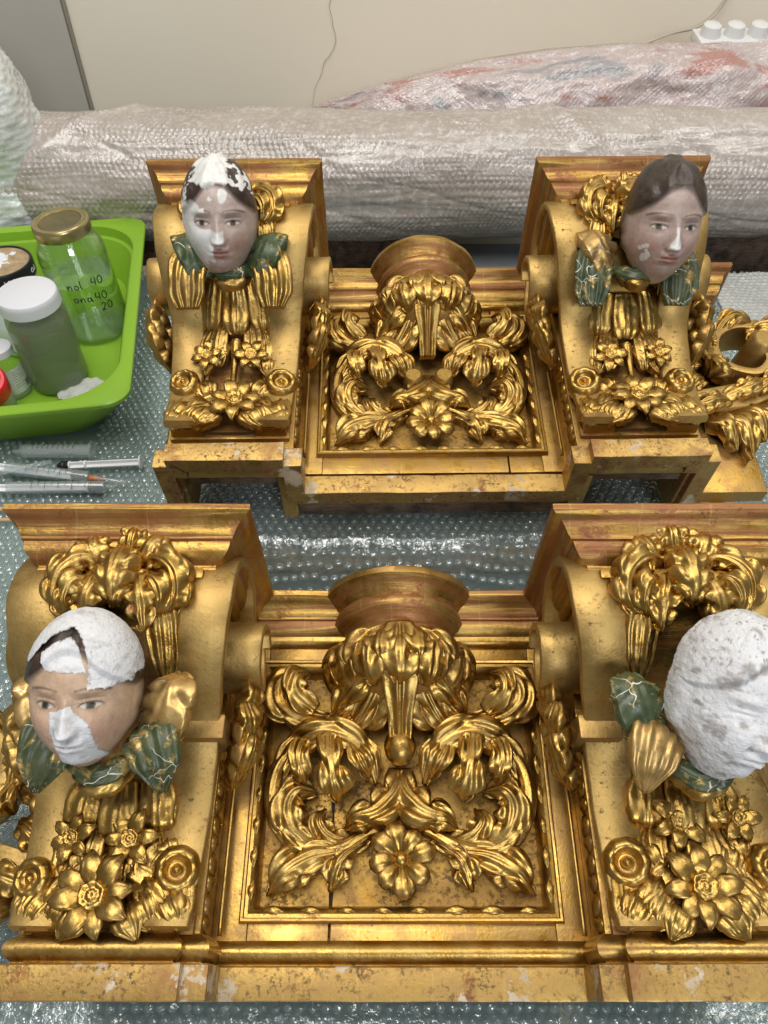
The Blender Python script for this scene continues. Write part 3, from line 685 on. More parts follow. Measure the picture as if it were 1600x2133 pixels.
def panel_piece(name, label, loc, tilt, rotz, rear, cfgL, cfgR, ext=None):
    T = thing(name, label, 'carved panel', loc, (math.radians(tilt), 0, math.radians(rotz)))
    back = -(loc[2] - TZ)/math.cos(math.radians(tilt)) if not rear else -.052
    g = -.012; yt = .307
    bi, bo = .140, .265; zf = .040; zt = .142
    th = .016
    # boards of the carcass
    box('panel_board', (-bi - .004, bi + .004, .004, yt - .010, g - .014, g), GOLDD, T, .0005)
    for s in (-1, 1):
        a, b = sorted((s*bi, s*bo))
        box('block_front_board', (a, b, .003, .275, zf - th, zf), GOLD, T)
        xa, xb = sorted((s*bi, s*(bi + th)))
        for q, zz in enumerate((bi, bo - th)):
            xa, xb = sorted((s*zz, s*(zz + th)))
            box('block_side_board', (xa, xb, .002 + q*.001, .276, (back + .004) if rear else back + .055*sm(0, 1, .5), zf - th - .0004), GOLD if q == 0 else GOLDW, T)
        box('entablature_block', (a + (-.001), b + .001, .246, yt - .004, -.02, zt), GOLD, T, .001)
    if rear:
        box('back_rail', (-bi, bi, .006, .030, g - .036, g - .0145), WOOD, T, .001, jit=.0008)
        for s in (-1, 1):
            a, b = sorted((s*(bi + th), s*(bo - th))); box('inner_board', (a, b, .010, .028, zf - th - .020, zf - th - .0006), WOOD, T, .001)
    # stiles and rails around the sunk field
    fx, f0, f1 = .1204, .045, .250
    def stile(b): return box('border_board', b, GOLD, T, .0006)
    stile((-bi, -fx + .006, .024, yt - .02, g + .0003, 0)); stile((fx - .006, bi, .024, yt - .02, g + .0003, 0))
    cx = -.0535 if not rear else .079
    stile((-fx + .0062, cx - .0008, .024, f0 + .004, g + .0003, -.0004)); stile((cx + .0008, fx - .0062, .024, f0 + .004, g + .0003, -.0006))
    stile((-fx + .0062, cx - .0008, f1 - .004, yt - .02, g + .0003, -.0004)); stile((cx + .0008, fx - .0062, f1 - .004, yt - .02, g + .0003, -.0007))
    # frame moulding
    prof = [(-.0005, -.001), (0, .0040), (.0012, .0056), (.0028, .0050), (.0036, .0034), (.0060, .0036), (.0086, .0016), (.0108, -.003), (.0120, -.008), (.0126, g - .001)]
    V, Fs = sweep_rect(-fx, fx, f0, f1, prof); obj('frame_moulding', V, Fs, GOLD, T, True, 35)
    # carved darts on the moulding
    V, Fs = leaf_m([(-.0085, 0, 0), (0, .0006, .0014), (.0085, 0, 0)], .0032, n=12, m=7, lobes=0, crown=.55, edge=.003, prof=[(0, .1), (.3, .85), (.5, 1), (.7, .85), (1, .1)], groove=.0006, flute=.0)
    dart = mesh_of('dart', V, Fs, GOLDC)
    def put(x, y, rz):
        o = link('dart', dart, T); o.location = (x, y, .0022); o.rotation_euler = (random.uniform(-.08, .08), 0, rz + random.uniform(-.05, .05)); sc = random.uniform(.85, 1.12); o.scale = (sc, sc, 1)
    for k in range(8): put(-fx + .025 + k*(2*fx - .05)/7, f0 + .0078, 0)
    for s in (-1, 1):
        for k in range(8): put(s*(fx - .0078), f0 + .022 + k*.0235, math.pi/2)
    # cornice
    P = [(-bo, -.06), (-bo, zt), (-bi, zt), (-bi, 0), (bi, 0), (bi, zt), (bo, zt), (bo, -.06)]
    if ext: P = P[:-1] + [(bo, .005), (bo + ext, .005), (bo + ext, -.06)]
    prof = [(-.010, yt), (.027, yt)] + [(.0285, yt - .0015), (.0285, yt - .006), (.0268, yt - .0075)] + arc((.0255, yt - .009), (.017, yt - .020), -.14, 7) + [(.0155, yt - .0215), (.0155, yt - .0235)] + arc((.0135, yt - .0245), (.0045, yt - .0385), .16, 8) + [(.003, yt - .0395), (.003, yt - .043), (-.010, yt - .043)]
    P2 = []
    V, Fs = sweep(subdiv_rect_path(P, .012), prof); V = V + (fbm(V*55, 3)*.0008)[:, None]*[1, .6, 1]
    obj('cornice', V, Fs, GOLDR, T, True, 42)
    prof = [(-.006, .267 - .006)] + arc((.002, .262), (.0075, .270), -.2, 5) + [(.0075, .273), (-.006, .273)]
    V, Fs = sweep(subdiv_rect_path([(-bi, zt), (-bi, .0), (bi, 0), (bi, zt)], .012), prof); obj('neck_moulding', V, Fs, GOLD, T, True, 42)
    # step under the cornice of the blocks
    for s in (-1, 1):
        xc = s*XB
        box('block_fillet', (xc - .058, xc + .058, yt - .052, yt - .0435, zt - .01, zt + .008), GOLD, T, .002)
        box('block_fillet', (xc - .036, xc + .036, yt - .062, yt - .0525, zt - .01, zt + .013), GOLD, T, .002)
    # plinth with mitred breaks
    q = .0125
    P = [(-bo - .006, -.05), (-bo - .006, zf + .012), (-XB - .056, zf + .012), (-XB - .056, zf + .022), (-XB + .056, zf + .022), (-XB + .056, zf + .012), (-bi + .010, zf + .012), (-bi + .010, .006), (0, .006)]
    P = P + [(-x, z) for x, z in P[::-1][1:]]
    pf = [(-.018, -.004), (-.0005, -.004), (0, -.003), (0, .0165), (-.001, .0175), (-.018, .0175)]
    V, Fs = sweep(subdiv_rect_path(P, .015), pf); V = V + (fbm(V*50, 3)*.001)[:, None]*[.6, .6, 1]; obj('plinth', V, Fs, GOLDW, T, True, 40)
    if not rear:
        pf = [(-.02, .0178), (-.006, .0178)] + arc((-.0065, .0185), (-.0075, .0345), -.40, 9)[::1] + [(-.008, .0355), (-.02, .0355)]
        V, Fs = sweep(subdiv_rect_path(P, .015), pf); obj('torus_moulding', V, Fs, GOLD, T, True, 42)
    # half-round pedestal
    pr = [(.0, yt - .0005), (.064, yt - .0005), (.0655, yt - .002), (.0655, yt - .007), (.062, yt - .010), (.056, yt - .0145), (.0525, yt - .020), (.053, yt - .022), (.0555, yt - .0235), (.0565, yt - .028), (.053, yt - .0335), (.048, yt - .036), (.0455, yt - .042), (.047, yt - .0435), (.049, yt - .046), (.047, yt - .049), (.041, yt - .052)]
    V, Fs = lathe([(r, h) for r, h in pr], 64, -.12, math.pi + .12)
    V = np.stack([V[:, 0], V[:, 2], V[:, 1] + .010], -1); V = V + (fbm(V*60, 2)*.0006)[:, None]
    obj('pedestal', V, Fs, GOLDR, T, True, 45)
    cup = [(.042, .258), (.050, .252), (.056, .244), (.058, .234), (.054, .222), (.045, .212), (.030, .206), (0, .203)]
    V, Fs = lathe([(r, h) for r, h in cup], 48, -.05, math.pi + .05); V = np.stack([V[:, 0], V[:, 2], V[:, 1]*.92 + .008], -1)
    obj('cup', V, Fs, GOLD, T)
    for ring, (cnt, dr, yy, rrr, w) in enumerate(((7, .0005, (.258, .247, .233, .219, .211), (.043, .056, .0610, .056, .045), .0165), (6, .003, (.260, .252, .243, .234, .228), (.042, .053, .059, .0605, .0575), .0150))):
        for k in range(cnt):
            a = math.pi*(.5 + k)/cnt if ring == 1 else math.pi*(k + .5)/cnt
            pts = [(math.cos(a)*(r_ + dr), y_, math.sin(a)*(r_ + dr)*.94 + .008) for r_, y_ in zip(rrr, yy)]
            leaf('cup_leaf', T, GOLDC, pts, w, lobes=2, lamp=.22, nf=2.0, flute=.0016, n=30, m=25, n0=(math.cos(a), .5, math.sin(a)), edge=.005, crown=.28, prof=[(0, .6), (.5, 1), (.8, .85), (1, .25)], seed=k + ring*9)
    relief(T, rear)
    # the split running down the panel
    if not rear:
        P = [(cx, y, g + .0004) for y in np.linspace(f0 + .012, f1 - .012, 26)]
        P = np.array(P); P[:, 0] += fbm(P*[1, 60, 1], 2)*.0014; w = .0011*(1 + .6*vnoise(P*[1, 220, 1] + 3))
        V = np.concatenate([P - np.c_[w, w*0, w*0], P + np.c_[w, w*0, w*0]]); obj('split_line', V, gfaces(2, 26), CRACK, T)
    bracket(T, -1, cfgL); bracket(T, 1, cfgR)
    return T

RND = [(0, .7), (.3, 1), (.7, 1), (.9, .75), (1, .35)]
TIPW = [(0, .45), (.35, 1), (.7, .8), (1, .12)]
FEA = [(0, .7), (.4, 1), (.8, .95), (1, .55)]
def wings_front(g_up, g_dn):
    W = []
    for s in (-1, 1):
        W.append((g_up, [(s*.031, .146, .118), (s*.039, .158, .134), (s*.044, .174, .140), (s*.046, .190, .132)], .0165, RND, False))
        W.append((g_dn, [(s*.020, .158, .112), (s*.030, .148, .130), (s*.037, .132, .130), (s*.042, .113, .114)], .0180, TIPW, True))
    return W
def wings_rear(g_up, g_dn):
    W = []
    for s in (-1, 1):
        W.append((g_up, [(s*.024, .178, .122), (s*.033, .190, .142), (s*.040, .208, .146), (s*.044, .226, .136)], .0165, RND, False))
        W.append((g_dn, [(s*.024, .206, .118), (s*.036, .194, .134), (s*.043, .174, .128), (s*.043, .152, .106)], .0170, FEA, True))
    return W
def collar(y, z, s, mat):
    y += .006; z -= .009; s *= .8
    return (mat, [(-.032*s, y + .022, z - .012), (-.022*s, y + .004, z - .003), (0, y - .006, z), (.022*s, y + .004, z - .003), (.032*s, y + .022, z - .012)], [.004, .0052, .0058, .0052, .004])

LEAVES = [(-.016, .072, -.040, .040, .011), (.016, .072, .040, .040, .011), (-.010, .055, -.026, .030, .010), (.012, .055, .026, .030, .010), (-.030, .096, -.022, .068, .009), (.034, .094, .020, .070, .009), (-.034, .066, -.052, .036, .009), (.036, .064, .054, .036, .009), (0, .085, .004, .060, .009), (.030, .125, .034, .100, .007), (-.028, .130, -.030, .104, .007)]
FL = dict(kind=2, child=True, face=(.06, -.60, .80), size=.0375, head_loc=(-.010, .172, .146), up=(-.02, 1, 0), tongue_y=.134,
          crown=[(-.026, .290, 1), (.024, .292, 1.05), (.006, .300, .8)],
          flowers=[(-.030, .094, .0175, 6, .3, 'pointed'), (.011, .093, .0195, 6, .1, 'pointed'), (-.006, .052, .0285, 8, .2, 'pointed')],
          rosettes=[(.046, .072, .0145), (-.052, .066, .0125)], leaves=LEAVES,
          wings=wings_front(GOLDWING, GREENW), collar=[collar(.122, .134, 1, GREENW), collar(.117, .127, .8, GOLDC)])
def m_hair(X, Y, dz, rag):
    cv = 1.10 - 1.0*(X + .05)**2 - .25*np.abs(X) - np.where(X > 0, 2.6*X*X, 0)
    gap = np.where(X > .45, 1, np.abs(Y - cv + rag*.3) - .045)
    left = np.where((X < -.40 + rag) & (Y < cv), -1, 1)
    return np.minimum.reduce([Y - (.60 - .25*sm(.1, .8, X)) + rag, gap, left, dz + .35, X + .86])
def m_lock(X, Y, dz, rag): return np.minimum(np.minimum(X - .30 + rag, .86 - X + rag), np.minimum(Y - .28 + rag, .9 - Y))
def m_nose(X, Y, dz, rag): return np.minimum(np.minimum(X + .30 + .06*Y + rag*.6, .36 - .12*Y - X - .25*sm(-.3, .1, Y) + rag*.6), np.minimum(Y + 1.08 + rag, .12 - Y + rag - .8*np.abs(X - .04)*sm(-.2, .1, Y))) * (dz > 0)
FL['tissue'] = [(m_hair, .008, 3), (m_lock, .018, 5), (m_nose, .008, 8)]
FRc = dict(kind=3, child=False, face=(.22, -.66, .72), size=.0362, head_loc=(.013, .167, .146), up=(0, 1, 0), tongue_y=.136,
          crown=[(-.028, .290, 1.1), (.022, .294, 1.1), (-.004, .302, .9)],
          flowers=[(-.006, .106, .0205, 6, .4, 'pointed'), (.036, .108, .0175, 6, 0, 'pointed'), (.001, .058, .0275, 8, .0, 'pointed')],
          rosettes=[(-.046, .077, .0150), (.052, .075, .0135)], leaves=[(-a, b, -c, d, w) for a, b, c, d, w in LEAVES],
          wings=[(GREENW, p[1], p[2], p[3], p[4]) if i % 2 == 0 else (GOLDWING, p[1], p[2], p[3], p[4]) for i, p in enumerate(wings_front(GREENW, GOLDWING))],
          collar=[collar(.120, .128, 1, GREENW), collar(.116, .122, .8, GOLDC)])
def m_all(X, Y, dz, rag): return (dz + .45 + rag)
FRc['tissue'] = [(m_all, .070, 21)]; FRc['crumple'] = .040; FRc['stain'] = .62
GREENP = paint_crack('green_feather_paint', (.028, .055, .022), (.065, .09, .035), dens=10)
GOLDP = GOLDC
RL = dict(kind=0, crest=.75, face=(.10, -.90, .50), size=.0385, head_loc=(-.006, .213, .164), up=(.02, .6, 1), tab=False, tongue_y=.194,
          crown=[(-.026, .292, .95), (.026, .290, .95), (0, .304, .8)],
          flowers=[(-.028, .128, .0165, 6, .3, 'pointed'), (.017, .128, .0190, 6, .0, 'pointed'), (.006, .062, .0270, 7, .2, 'pointed')],
          rosettes=[(-.048, .094, .0140), (.049, .093, .0145)], leaves=[(a, b + .008, c, d + .006, w) for a, b, c, d, w in LEAVES],
          wings=wings_rear(GREENP, GOLDC), collar=[collar(.176, .142, .85, GREENP), collar(.172, .134, .7, GOLDC)])
RR = dict(kind=1, crest=.75, face=(.0, -.90, .50), size=.0400, head_loc=(.020, .202, .164), up=(.06, .6, 1), tab=False, tongue_y=.186,
          crown=[(-.030, .296, 1.0), (.020, .298, 1.0), (0, .306, .9)],
          flowers=[(-.020, .124, .0195, 6, .2, 'pointed'), (.030, .126, .0165, 6, .4, 'pointed'), (-.002, .064, .0275, 8, .1, 'pointed')],
          rosettes=[(-.050, .090, .0155), (.046, .090, .0140)], leaves=[(-a, b + .006, -c, d + .006, w) for a, b, c, d, w in LEAVES],
          wings=wings_rear(GOLDWING, GREENW), collar=[collar(.168, .142, .85, GREENW), collar(.162, .138, .5, GOLDC)])

front = panel_piece('gilded_panel', 'gilded carved panel in the foreground whose two heads are covered with white tissue', (.013, .103, .063), 8.8, 0, False, FL, FRc)
rear = panel_piece('gilded_panel', 'gilded carved panel in front of the wrapped roll, with two bare painted heads', (.051, .528, .130), 8.3, .8, True, RL, RR, ext=.075)

# ---- scroll carving at the right end of the rear panel, and at the left end of the front one
def wing_scroll(T, ox, oy, z, s):
    def p(x, y, zz=0): return (ox + s*x, oy + y, z + zz)
    ring = [p(.100, .075), p(.128, .092), p(.140, .122), p(.128, .152), p(.098, .164), p(.068, .152), p(.056, .124), p(.066, .098), p(.092, .088), p(.110, .102), p(.112, .122)]
    C = catmull(ring, 90); Tn, Nn, Sd = frames(C, (0, 0, 1)); th = .0042; hgt = np.linspace(.014, .024, 90)[:, None]
    cols = [C + Sd*th + Nn*hgt, C + Sd*th - Nn*hgt, C - Sd*th - Nn*hgt, C - Sd*th + Nn*hgt, C + Nn*(hgt + .0012)]
    V = np.stack(cols, 1).reshape(-1, 3); Fs = [tuple(q) for q in gfaces(90, 5, cv=True)] + [(0, 1, 2, 3, 4), tuple(89*5 + k for k in (4, 3, 2, 1, 0))]
    obj('end_scroll', V, Fs, GOLDM, T, True, 50)
    V, Fs = lathe([(0, .034), (.010, .034), (.0135, .031), (.017, .010), (.022, -.025)], 24); obj('scroll_eye', V, Fs, GOLDM, T, True, 40, mw=Matrix.Translation(p(.108, .128)))
    for k, (a, b, c) in enumerate((((.062, .150), (.086, .172), (.114, .168)), ((.100, .160), (.130, .158), (.148, .134)), ((.052, .112), (.048, .134), (.064, .156)), ((.072, .090), (.054, .100), (.046, .122)), ((.098, .140), (.116, .146), (.124, .128)))):
        leaf('acanthus_leaf', T, GOLDC, [p(*a, .014), p(*b, .027), p(*c, .016)], .0105, lobes=3, lamp=.3, nf=2, flute=.0013, edge=.022, n=28, m=23, seed=k*7+2)
    leaf('scroll_band', T, GOLDM, [p(-.004, .040, .016), p(.035, .052, .018), p(.075, .062, .014), p(.112, .080, .010), p(.132, .100, .004)], .0165, lobes=0, nf=1, flute=.0003, crown=.08, edge=.012, prof=[(0, .8), (.5, 1), (1, .6)], groove=0)
    for k, (a, b, c) in enumerate((((.006, .036), (.034, .046), (.062, .052)), ((.050, .056), (.080, .066), (.104, .084)), ((.088, .066), (.114, .082), (.128, .106)))):
        leaf('acanthus_leaf', T, GOLDC, [p(*a, .018), p(*b, .026), p(*c, .014)], .0125, lobes=4, lamp=.3, nf=2, flute=.0013, edge=.014, n=34, m=25, seed=k*4+3)
    for k, (a, b, c) in enumerate((((.030, .036), (.045, .018), (.052, -.008)), ((.060, .046), (.080, .030), (.086, .004)), ((.050, .042), (.062, .018), (.066, -.018)), ((.092, .056), (.106, .036), (.104, .012)))):
        leaf('acanthus_leaf', T, GOLDC, [p(*a, .006), p(*b, .020), p(*c, .004)], .0125, lobes=2, lamp=.3, nf=2, flute=.0014, edge=.016, n=28, m=25, seed=k*3)
    for k, (a, b, c) in enumerate((((.004, .060), (.022, .078), (.040, .090)), ((.004, .085), (.020, .105), (.044, .116)), ((.004, .112), (.022, .132), (.050, .140)), ((.006, .140), (.030, .156), (.060, .160)), ((.0, .160), (.03, .172), (.052, .178)))):
        leaf('acanthus_leaf', T, GOLDC, [p(*a, .008), p(*b, .022), p(*c, .008)], .0135, lobes=3, lamp=.3, nf=2.5, flute=.0014, edge=.018, n=28, m=25, seed=k*5+1)
wing_scroll(rear, .268, .056, -.004, 1)
wing_scroll(front, -.268, .030, -.02, -1)
box('end_board', (.262, .345, .004, .262, -.030, -.012), GOLD, rear)
box('end_block', (.272, .318, -.004, .018, -.060, -.030), GOLDW, rear, .002)

# ------------------------------------------------------------------ setting
def floor_mat():
    t = NT('terrazzo_floor'); v = t.n('ShaderNodeTexVoronoi', Scale=26.0); t.l(t.co(), v.inputs['Vector'])
    c = t.mix(.75, v.outputs['Color'], (.06, .04, .03)); c = t.mix(.4, c, (.03, .018, .012))
    return t.done(t.bsdf(Base__Color=c, Roughness=.35))
V, Fs = boxm(-3, 3, -1.5, 1.80, -.86, -.84); struct(obj('floor', V, Fs, floor_mat(), smooth=False))
def wall_mat():
    t = NT('painted_wall'); f = t.noise(1.6, 4, .6); g = t.noise(90, 3)
    return t.done(t.bsdf(Base__Color=t.mix(t.mp(f, .3, .7), (.84, .765, .615), (.88, .82, .68)), Roughness=.7, Normal=t.bump(g, .12, .002)))
V, Fs = boxm(-3, 3, 1.80, 1.9, -.84, 2.6); wall = struct(obj('wall', V, Fs, wall_mat(), smooth=False))
WY = 1.798
def uny(u, v, y):
    p = math.radians(48.68); a, b = (u - 800)/1602, (v - 1066.5)/1602
    d = np.array([a, math.cos(p) - b*math.sin(p), -math.sin(p) - b*math.cos(p)]); return np.array([0, 0, .7]) + d*(y/d[1])
P = [uny(u, v, WY) for u, v in ((688, -60), (690, 30), (696, 90), (678, 130), (664, 165), (652, 210), (648, 300))]
V, Fs = tube(P, [.0005, .0007, .0007, .0006, .0004, .0005, .0003], 60, 5); V = V + np.c_[fbm(V*[40, 1, 40], 3)*.008, V[:, 0]*0, V[:, 0]*0]
obj('wall_crack', V, Fs, plain('crack_tan', (.50, .45, .37), .9), wall)  # crack in the wall, a thin tube in one plain tan colour
a = uny(125, 0, 1.78); b = uny(185, 225, 1.78)
DOORM = plain('grey_door_paint', (.52, .50, .435), .55, noise=.05, nscale=3)
door = thing('door_leaf', 'flat grey door leaf at the far left of the pale wall', 'door', (float(b[0]), 1.79, -.84))
box('leaf_panel', (-1.2, 0, -.012, .008, .004, 3.2), DOORM, door, .002)
box('edge_strip', (.0015, .005, -.006, .009, .004, 3.2), plain('door_edge', (.30, .28, .23), .6), door, .0005)

# table, covered with bubble wrap
TABM = plain('grey_green_table_top', (.24, .31, .31), .35, noise=.2, nscale=14)
tab = thing('table', 'long work table with a dark grey-green top under the bubble wrap', 'table', (0, 0, -.84))
box('table_top', (-1.2, .95, -.5, 1.225, .752, .786), TABM, tab, .003)
for sx, sy in ((-1.15, -.45), (.9, -.45), (-1.15, 1.17), (.9, 1.17)):
    box('table_leg', (sx - .025, sx + .025, sy - .025, sy + .025, .0, .7518), plain('dark_steel', (.05, .05, .055), .4), tab, .002)
WRAP = film('bubble_wrap_film', (.92, .97, .97), .33, .11, .5, 60, (.50, .60, .59))
wrap = thing('bubble_wrap_sheet', 'clear bubble wrap sheet spread over the table under the panels', 'bubble wrap', (0, 0, TZ))
nx, ny = 420, 340
gx, gy = np.meshgrid(np.linspace(-1.0, .94, nx), np.linspace(-.3, 1.215, ny), indexing='ij')
def slab(x, y):
    y = y + .010*fbm(np.stack([x*14, y*3, x*0 + 4], -1), 3)
    return .118*sm(.400, .530, y)*sm(1.02, .92, y)*sm(-.300, -.235, x)*sm(.42, .34, x)
def wrapz(x, y): return slab(x, y) + .0012 + .0016*np.abs(fbm(np.stack([x*6, y*5, x*0], -1), 3)) + .0030*sm(.6, 1, np.sin(x*190 + 1.5*np.sin(y*9)))*sm(.53, .50, y)*sm(.40, .45, y)
obj('sheet', np.stack([gx, gy, wrapz(gx, gy)], -1).reshape(-1, 3), gfaces(nx, ny), WRAP, wrap)
pit = .0105; cap = []
rows = int(1.30/(pit*.866)); cents = []
for j in range(rows):
    yy = -.06 + j*pit*.866
    xx = np.arange(-.62, .80, pit) + (pit/2 if j % 2 else 0)
    cents.append(np.stack([xx, np.full(len(xx), yy)], -1))
cents = np.concatenate(cents)
x, y = cents.T
hidden = ((np.abs(x - .013) < .115) & (y > .13) & (y < .36)) | ((x < -.41) & (y > .79) & (y < 1.2)) | (np.abs(x) > .12 + .62*(y + .35)) | ((np.abs(x - .05) < .13) & (y > .70) & (y < .9)) 
cents = cents[~hidden]; cents = cents + RNG.uniform(-.0007, .0007, cents.shape)
dead = RNG.rand(len(cents)) < .06
R = .0046*RNG.uniform(.88, 1.06, len(cents)); Hh = np.where(dead, .0008, .0043*RNG.uniform(.65, 1.1, len(cents)))
A = np.arange(9)/9*2*math.pi
prof = [(1.0, 0), (.93, .55), (.66, .92)]
n = len(cents); zz = wrapz(cents[:, 0], cents[:, 1])
rings = np.stack([np.stack([cents[:, 0, None] + (R*r)[:, None]*np.cos(A), cents[:, 1, None] + (R*r)[:, None]*np.sin(A), np.repeat((zz + Hh*h)[:, None], 9, 1)], -1) for r, h in prof], 1)
tilt_ = RNG.uniform(-.25, .25, (n, 2))
rings[:, 1:, :, 2] += ((rings[:, 1:, :, 0] - cents[:, 0, None, None])*tilt_[:, 0, None, None] + (rings[:, 1:, :, 1] - cents[:, 1, None, None])*tilt_[:, 1, None, None])
top = np.stack([cents[:, 0], cents[:, 1], zz + Hh*.97], -1)[:, None]
V = np.concatenate([rings.reshape(n, 27, 3), top], 1).reshape(-1, 3)
f1 = []
for r in range(2):
    for k in range(9): f1 += [(r*9+k, r*9+(k+1) % 9, r*9+9+(k+1) % 9), (r*9+k, r*9+9+(k+1) % 9, r*9+9+k)]
for k in range(9): f1.append((18+k, 18+(k+1) % 9, 27))
f1 = np.array(f1); Fs = (f1[None] + (np.arange(n)*28)[:, None, None]).reshape(-1, 3)
o = obj('bubbles', V, Fs, WRAP, wrap); o['kind'] = 'stuff'

# grey low cabinet and bench behind the table that carry the roll
box_ = thing('low_cabinet', 'low blue-grey cabinet seen in the gap under the roll', 'cabinet', (.5, 1.42, -.84))
box('cabinet_body', (-.44, -.08, -.14, .17, .0, .768), plain('blue_grey_laminate', (.20, .225, .235), .5, noise=.05), box_, .003)
box('cabinet_top', (-.44, -.08, -.055, .17, .7683, .790), plain('beige_edge', (.40, .35, .27), .6), box_, .002)
bn = thing('wooden_bench', 'dark wooden bench under the left half of the wrapped roll', 'bench', (-.75, 1.42, -.84))
box('bench_top', (-.5, .42, -.12, .17, .760, .790), WOOD, bn, .003)
for q in (-.45, .37): box('bench_leg', (q - .03, q + .03, -.1, .15, .0, .7598), WOOD, bn, .003)

# wrapped roll
def roll_mat(name, c1, c2, c3, streak=False):
    t = NT(name); co = t.co(); f = t.noise(7, 6, .65, vec=co); g = t.noise(90, 4, .7, vec=co)
    c = t.mix(t.mp(f, .35, .65), c1, c2); c = t.mix(t.mp(g, .48, .68), c, c3)
    if streak:
        mpn = t.n('ShaderNodeMapping'); mpn.inputs['Scale'].default_value = (2.5, 9, 9); mpn.inputs['Rotation'].default_value = (0, .15, 0); t.l(co, mpn.inputs[0])
        h = t.noise(2.2, 4, .6, vec=mpn.outputs[0], dist=.4)
        c = t.mix(t.mp(h, .54, .60, 0, .75), c, (.40, .15, .115)); c = t.mix(t.mp(h, .40, .34, 0, .6), c, (.19, .23, .25))
    n = t.bump(t.noise(30, 4, .65, vec=co, dist=1.2), .35, .006); n = t.bump(t.noise(190, 2, .6, vec=co, dist=1), .35, .0014, n)
    return t.done(t.bsdf(Base__Color=c, Roughness=t.mp(f, .3, .7, .22, .42), Specular__IOR__Level=.4, Normal=n, Coat__Weight=.8, Coat__IOR=1.7, Coat__Roughness=.11, Coat__Normal=n))
def bubble_h(a, b, p, h):
    """hex field of domes for coordinates a,b in metres"""
    r = p*.866; j = np.round(b/r); off = (np.mod(j, 2))*.5; i = np.round(a/p - off)
    best = np.zeros_like(a)
    d = np.hypot(a - (i + off)*p, b - j*r)/(p*.46)
    return h*np.sqrt(np.clip(1 - d*d, 0, 1))
RY, RZ, RR_ = 1.37, .060, .104
NU, NV = 1000, 160
xs = np.linspace(-.86, .92, NU); an = np.linspace(math.radians(-55), math.radians(135), NV)
X, AN = np.meshgrid(xs, an, indexing='ij')
q = np.stack([X*3, np.cos(AN)*1.3, np.sin(AN)*1.3], -1)
lump = fbm(q, 3)*.016 + .005*np.abs(fbm(q*[2.2, 2, 2] + 5, 3))
tuck = -.010*np.exp(-((np.mod(X*1 + .35*np.sin(AN*1.2) + .08*fbm(q*2, 2), .33) - .16)/.018)**2)
fold = .010*np.exp(-((X + .52 - .11*(AN - 1.3))/.02)**2) + .009*np.exp(-((X - .32 + .09*(AN - 1.3))/.016)**2)
rr = RR_ + lump*.8 + tuck*.15 + fold*.6 + bubble_h(X + .02*fbm(q*2, 2), AN*RR_ + .01*fbm(q*2 + 9, 2), .0095, 1.0)*.0019*sm(-.35, .25, fbm(q*[1.4, 2.2, 2.2] + 21, 3)) + .0026*np.abs(fbm(q*[4, 6, 6], 3))
rr = rr + .018*sm(-.62, -.95, X) 
V = np.stack([X, RY - np.cos(AN)*rr, RZ + np.sin(AN)*rr - .02*sm(.3, 1, X)*0], -1)
ROLLM = roll_mat('wrapped_roll_plastic', (.33, .28, .24), (.42, .365, .325), (.53, .485, .46))
roll = thing('wrapped_roll', 'long thick roll packed in clear bubble wrap lying behind the panels', 'wrapped roll', (0, 0, 0))
obj('bubble_wrap', V.reshape(-1, 3), gfaces(NU, NV), ROLLM, roll)
V, Fs = tube([(-1.0, RY, RZ), (1.07, RY, RZ)], .094, 4, 32); obj('core', V, Fs, plain('brown_felt', (.30, .25, .22), .8, noise=.2), roll, True, 40)

# second wrapped bundle leaning on the wall to the right
NU, NV = 420, 120
us = np.linspace(0, 1, NU); vs = np.linspace(0, 1, NV); U, W = np.meshgrid(us, vs, indexing='ij')
ed = [uny(u, v, 1.60) for u, v in ((600, 262), (650, 226), (800, 176), (1000, 126), (1150, 104), (1300, 92), (1450, 90), (1620, 78), (1900, 60))]
ed = np.array(ed); ux = ed[0, 0] + U*(ed[-1, 0] - ed[0, 0]); tz = np.interp(ux, ed[:, 0], ed[:, 2])
q = np.stack([ux*4, W*2.2, W*0], -1)
lo = -.05
th_ = W*math.pi
rad = .5*(tz - lo)
zc = lo + (tz - lo)*np.sin(th_/2 + 0)**.9
yy = 1.60 - .13*np.sin(np.minimum(th_, math.pi)*.5 + math.pi/2)**1.0*sm(0, .25, U)*(1) + .02*fbm(q*2, 3)
bmp = fbm(q*2.5 + 3, 4)*.014 + bubble_h(ux, W*.5 + .01*fbm(q, 2), .0095, .002)
V = np.stack([ux, yy - bmp, zc + bmp*.7*sm(0, .1, W)], -1)
V2 = np.stack([ux[:, -1], np.full(NU, 1.70), np.full(NU, lo)], -1)[:, None]; V3 = np.stack([ux[:, -1], np.full(NU, 1.64), tz[:, -1] - .01], -1)[:, None]
V = np.concatenate([V, V3, V2], 1)
bun = thing('wrapped_bundle', 'reddish patterned bundle in bubble wrap leaning against the wall, upper right', 'wrapped bundle', (0, 0, 0))
obj('bubble_wrap', V.reshape(-1, 3), gfaces(NU, NV + 2), roll_mat('wrapped_bundle_plastic', (.46, .36, .335), (.52, .43, .41), (.6, .54, .535), True), bun)
box('bundle_stand', (-.15, 1.1, 1.52, 1.69, -.84, -.052), WOOD, bun, .003)

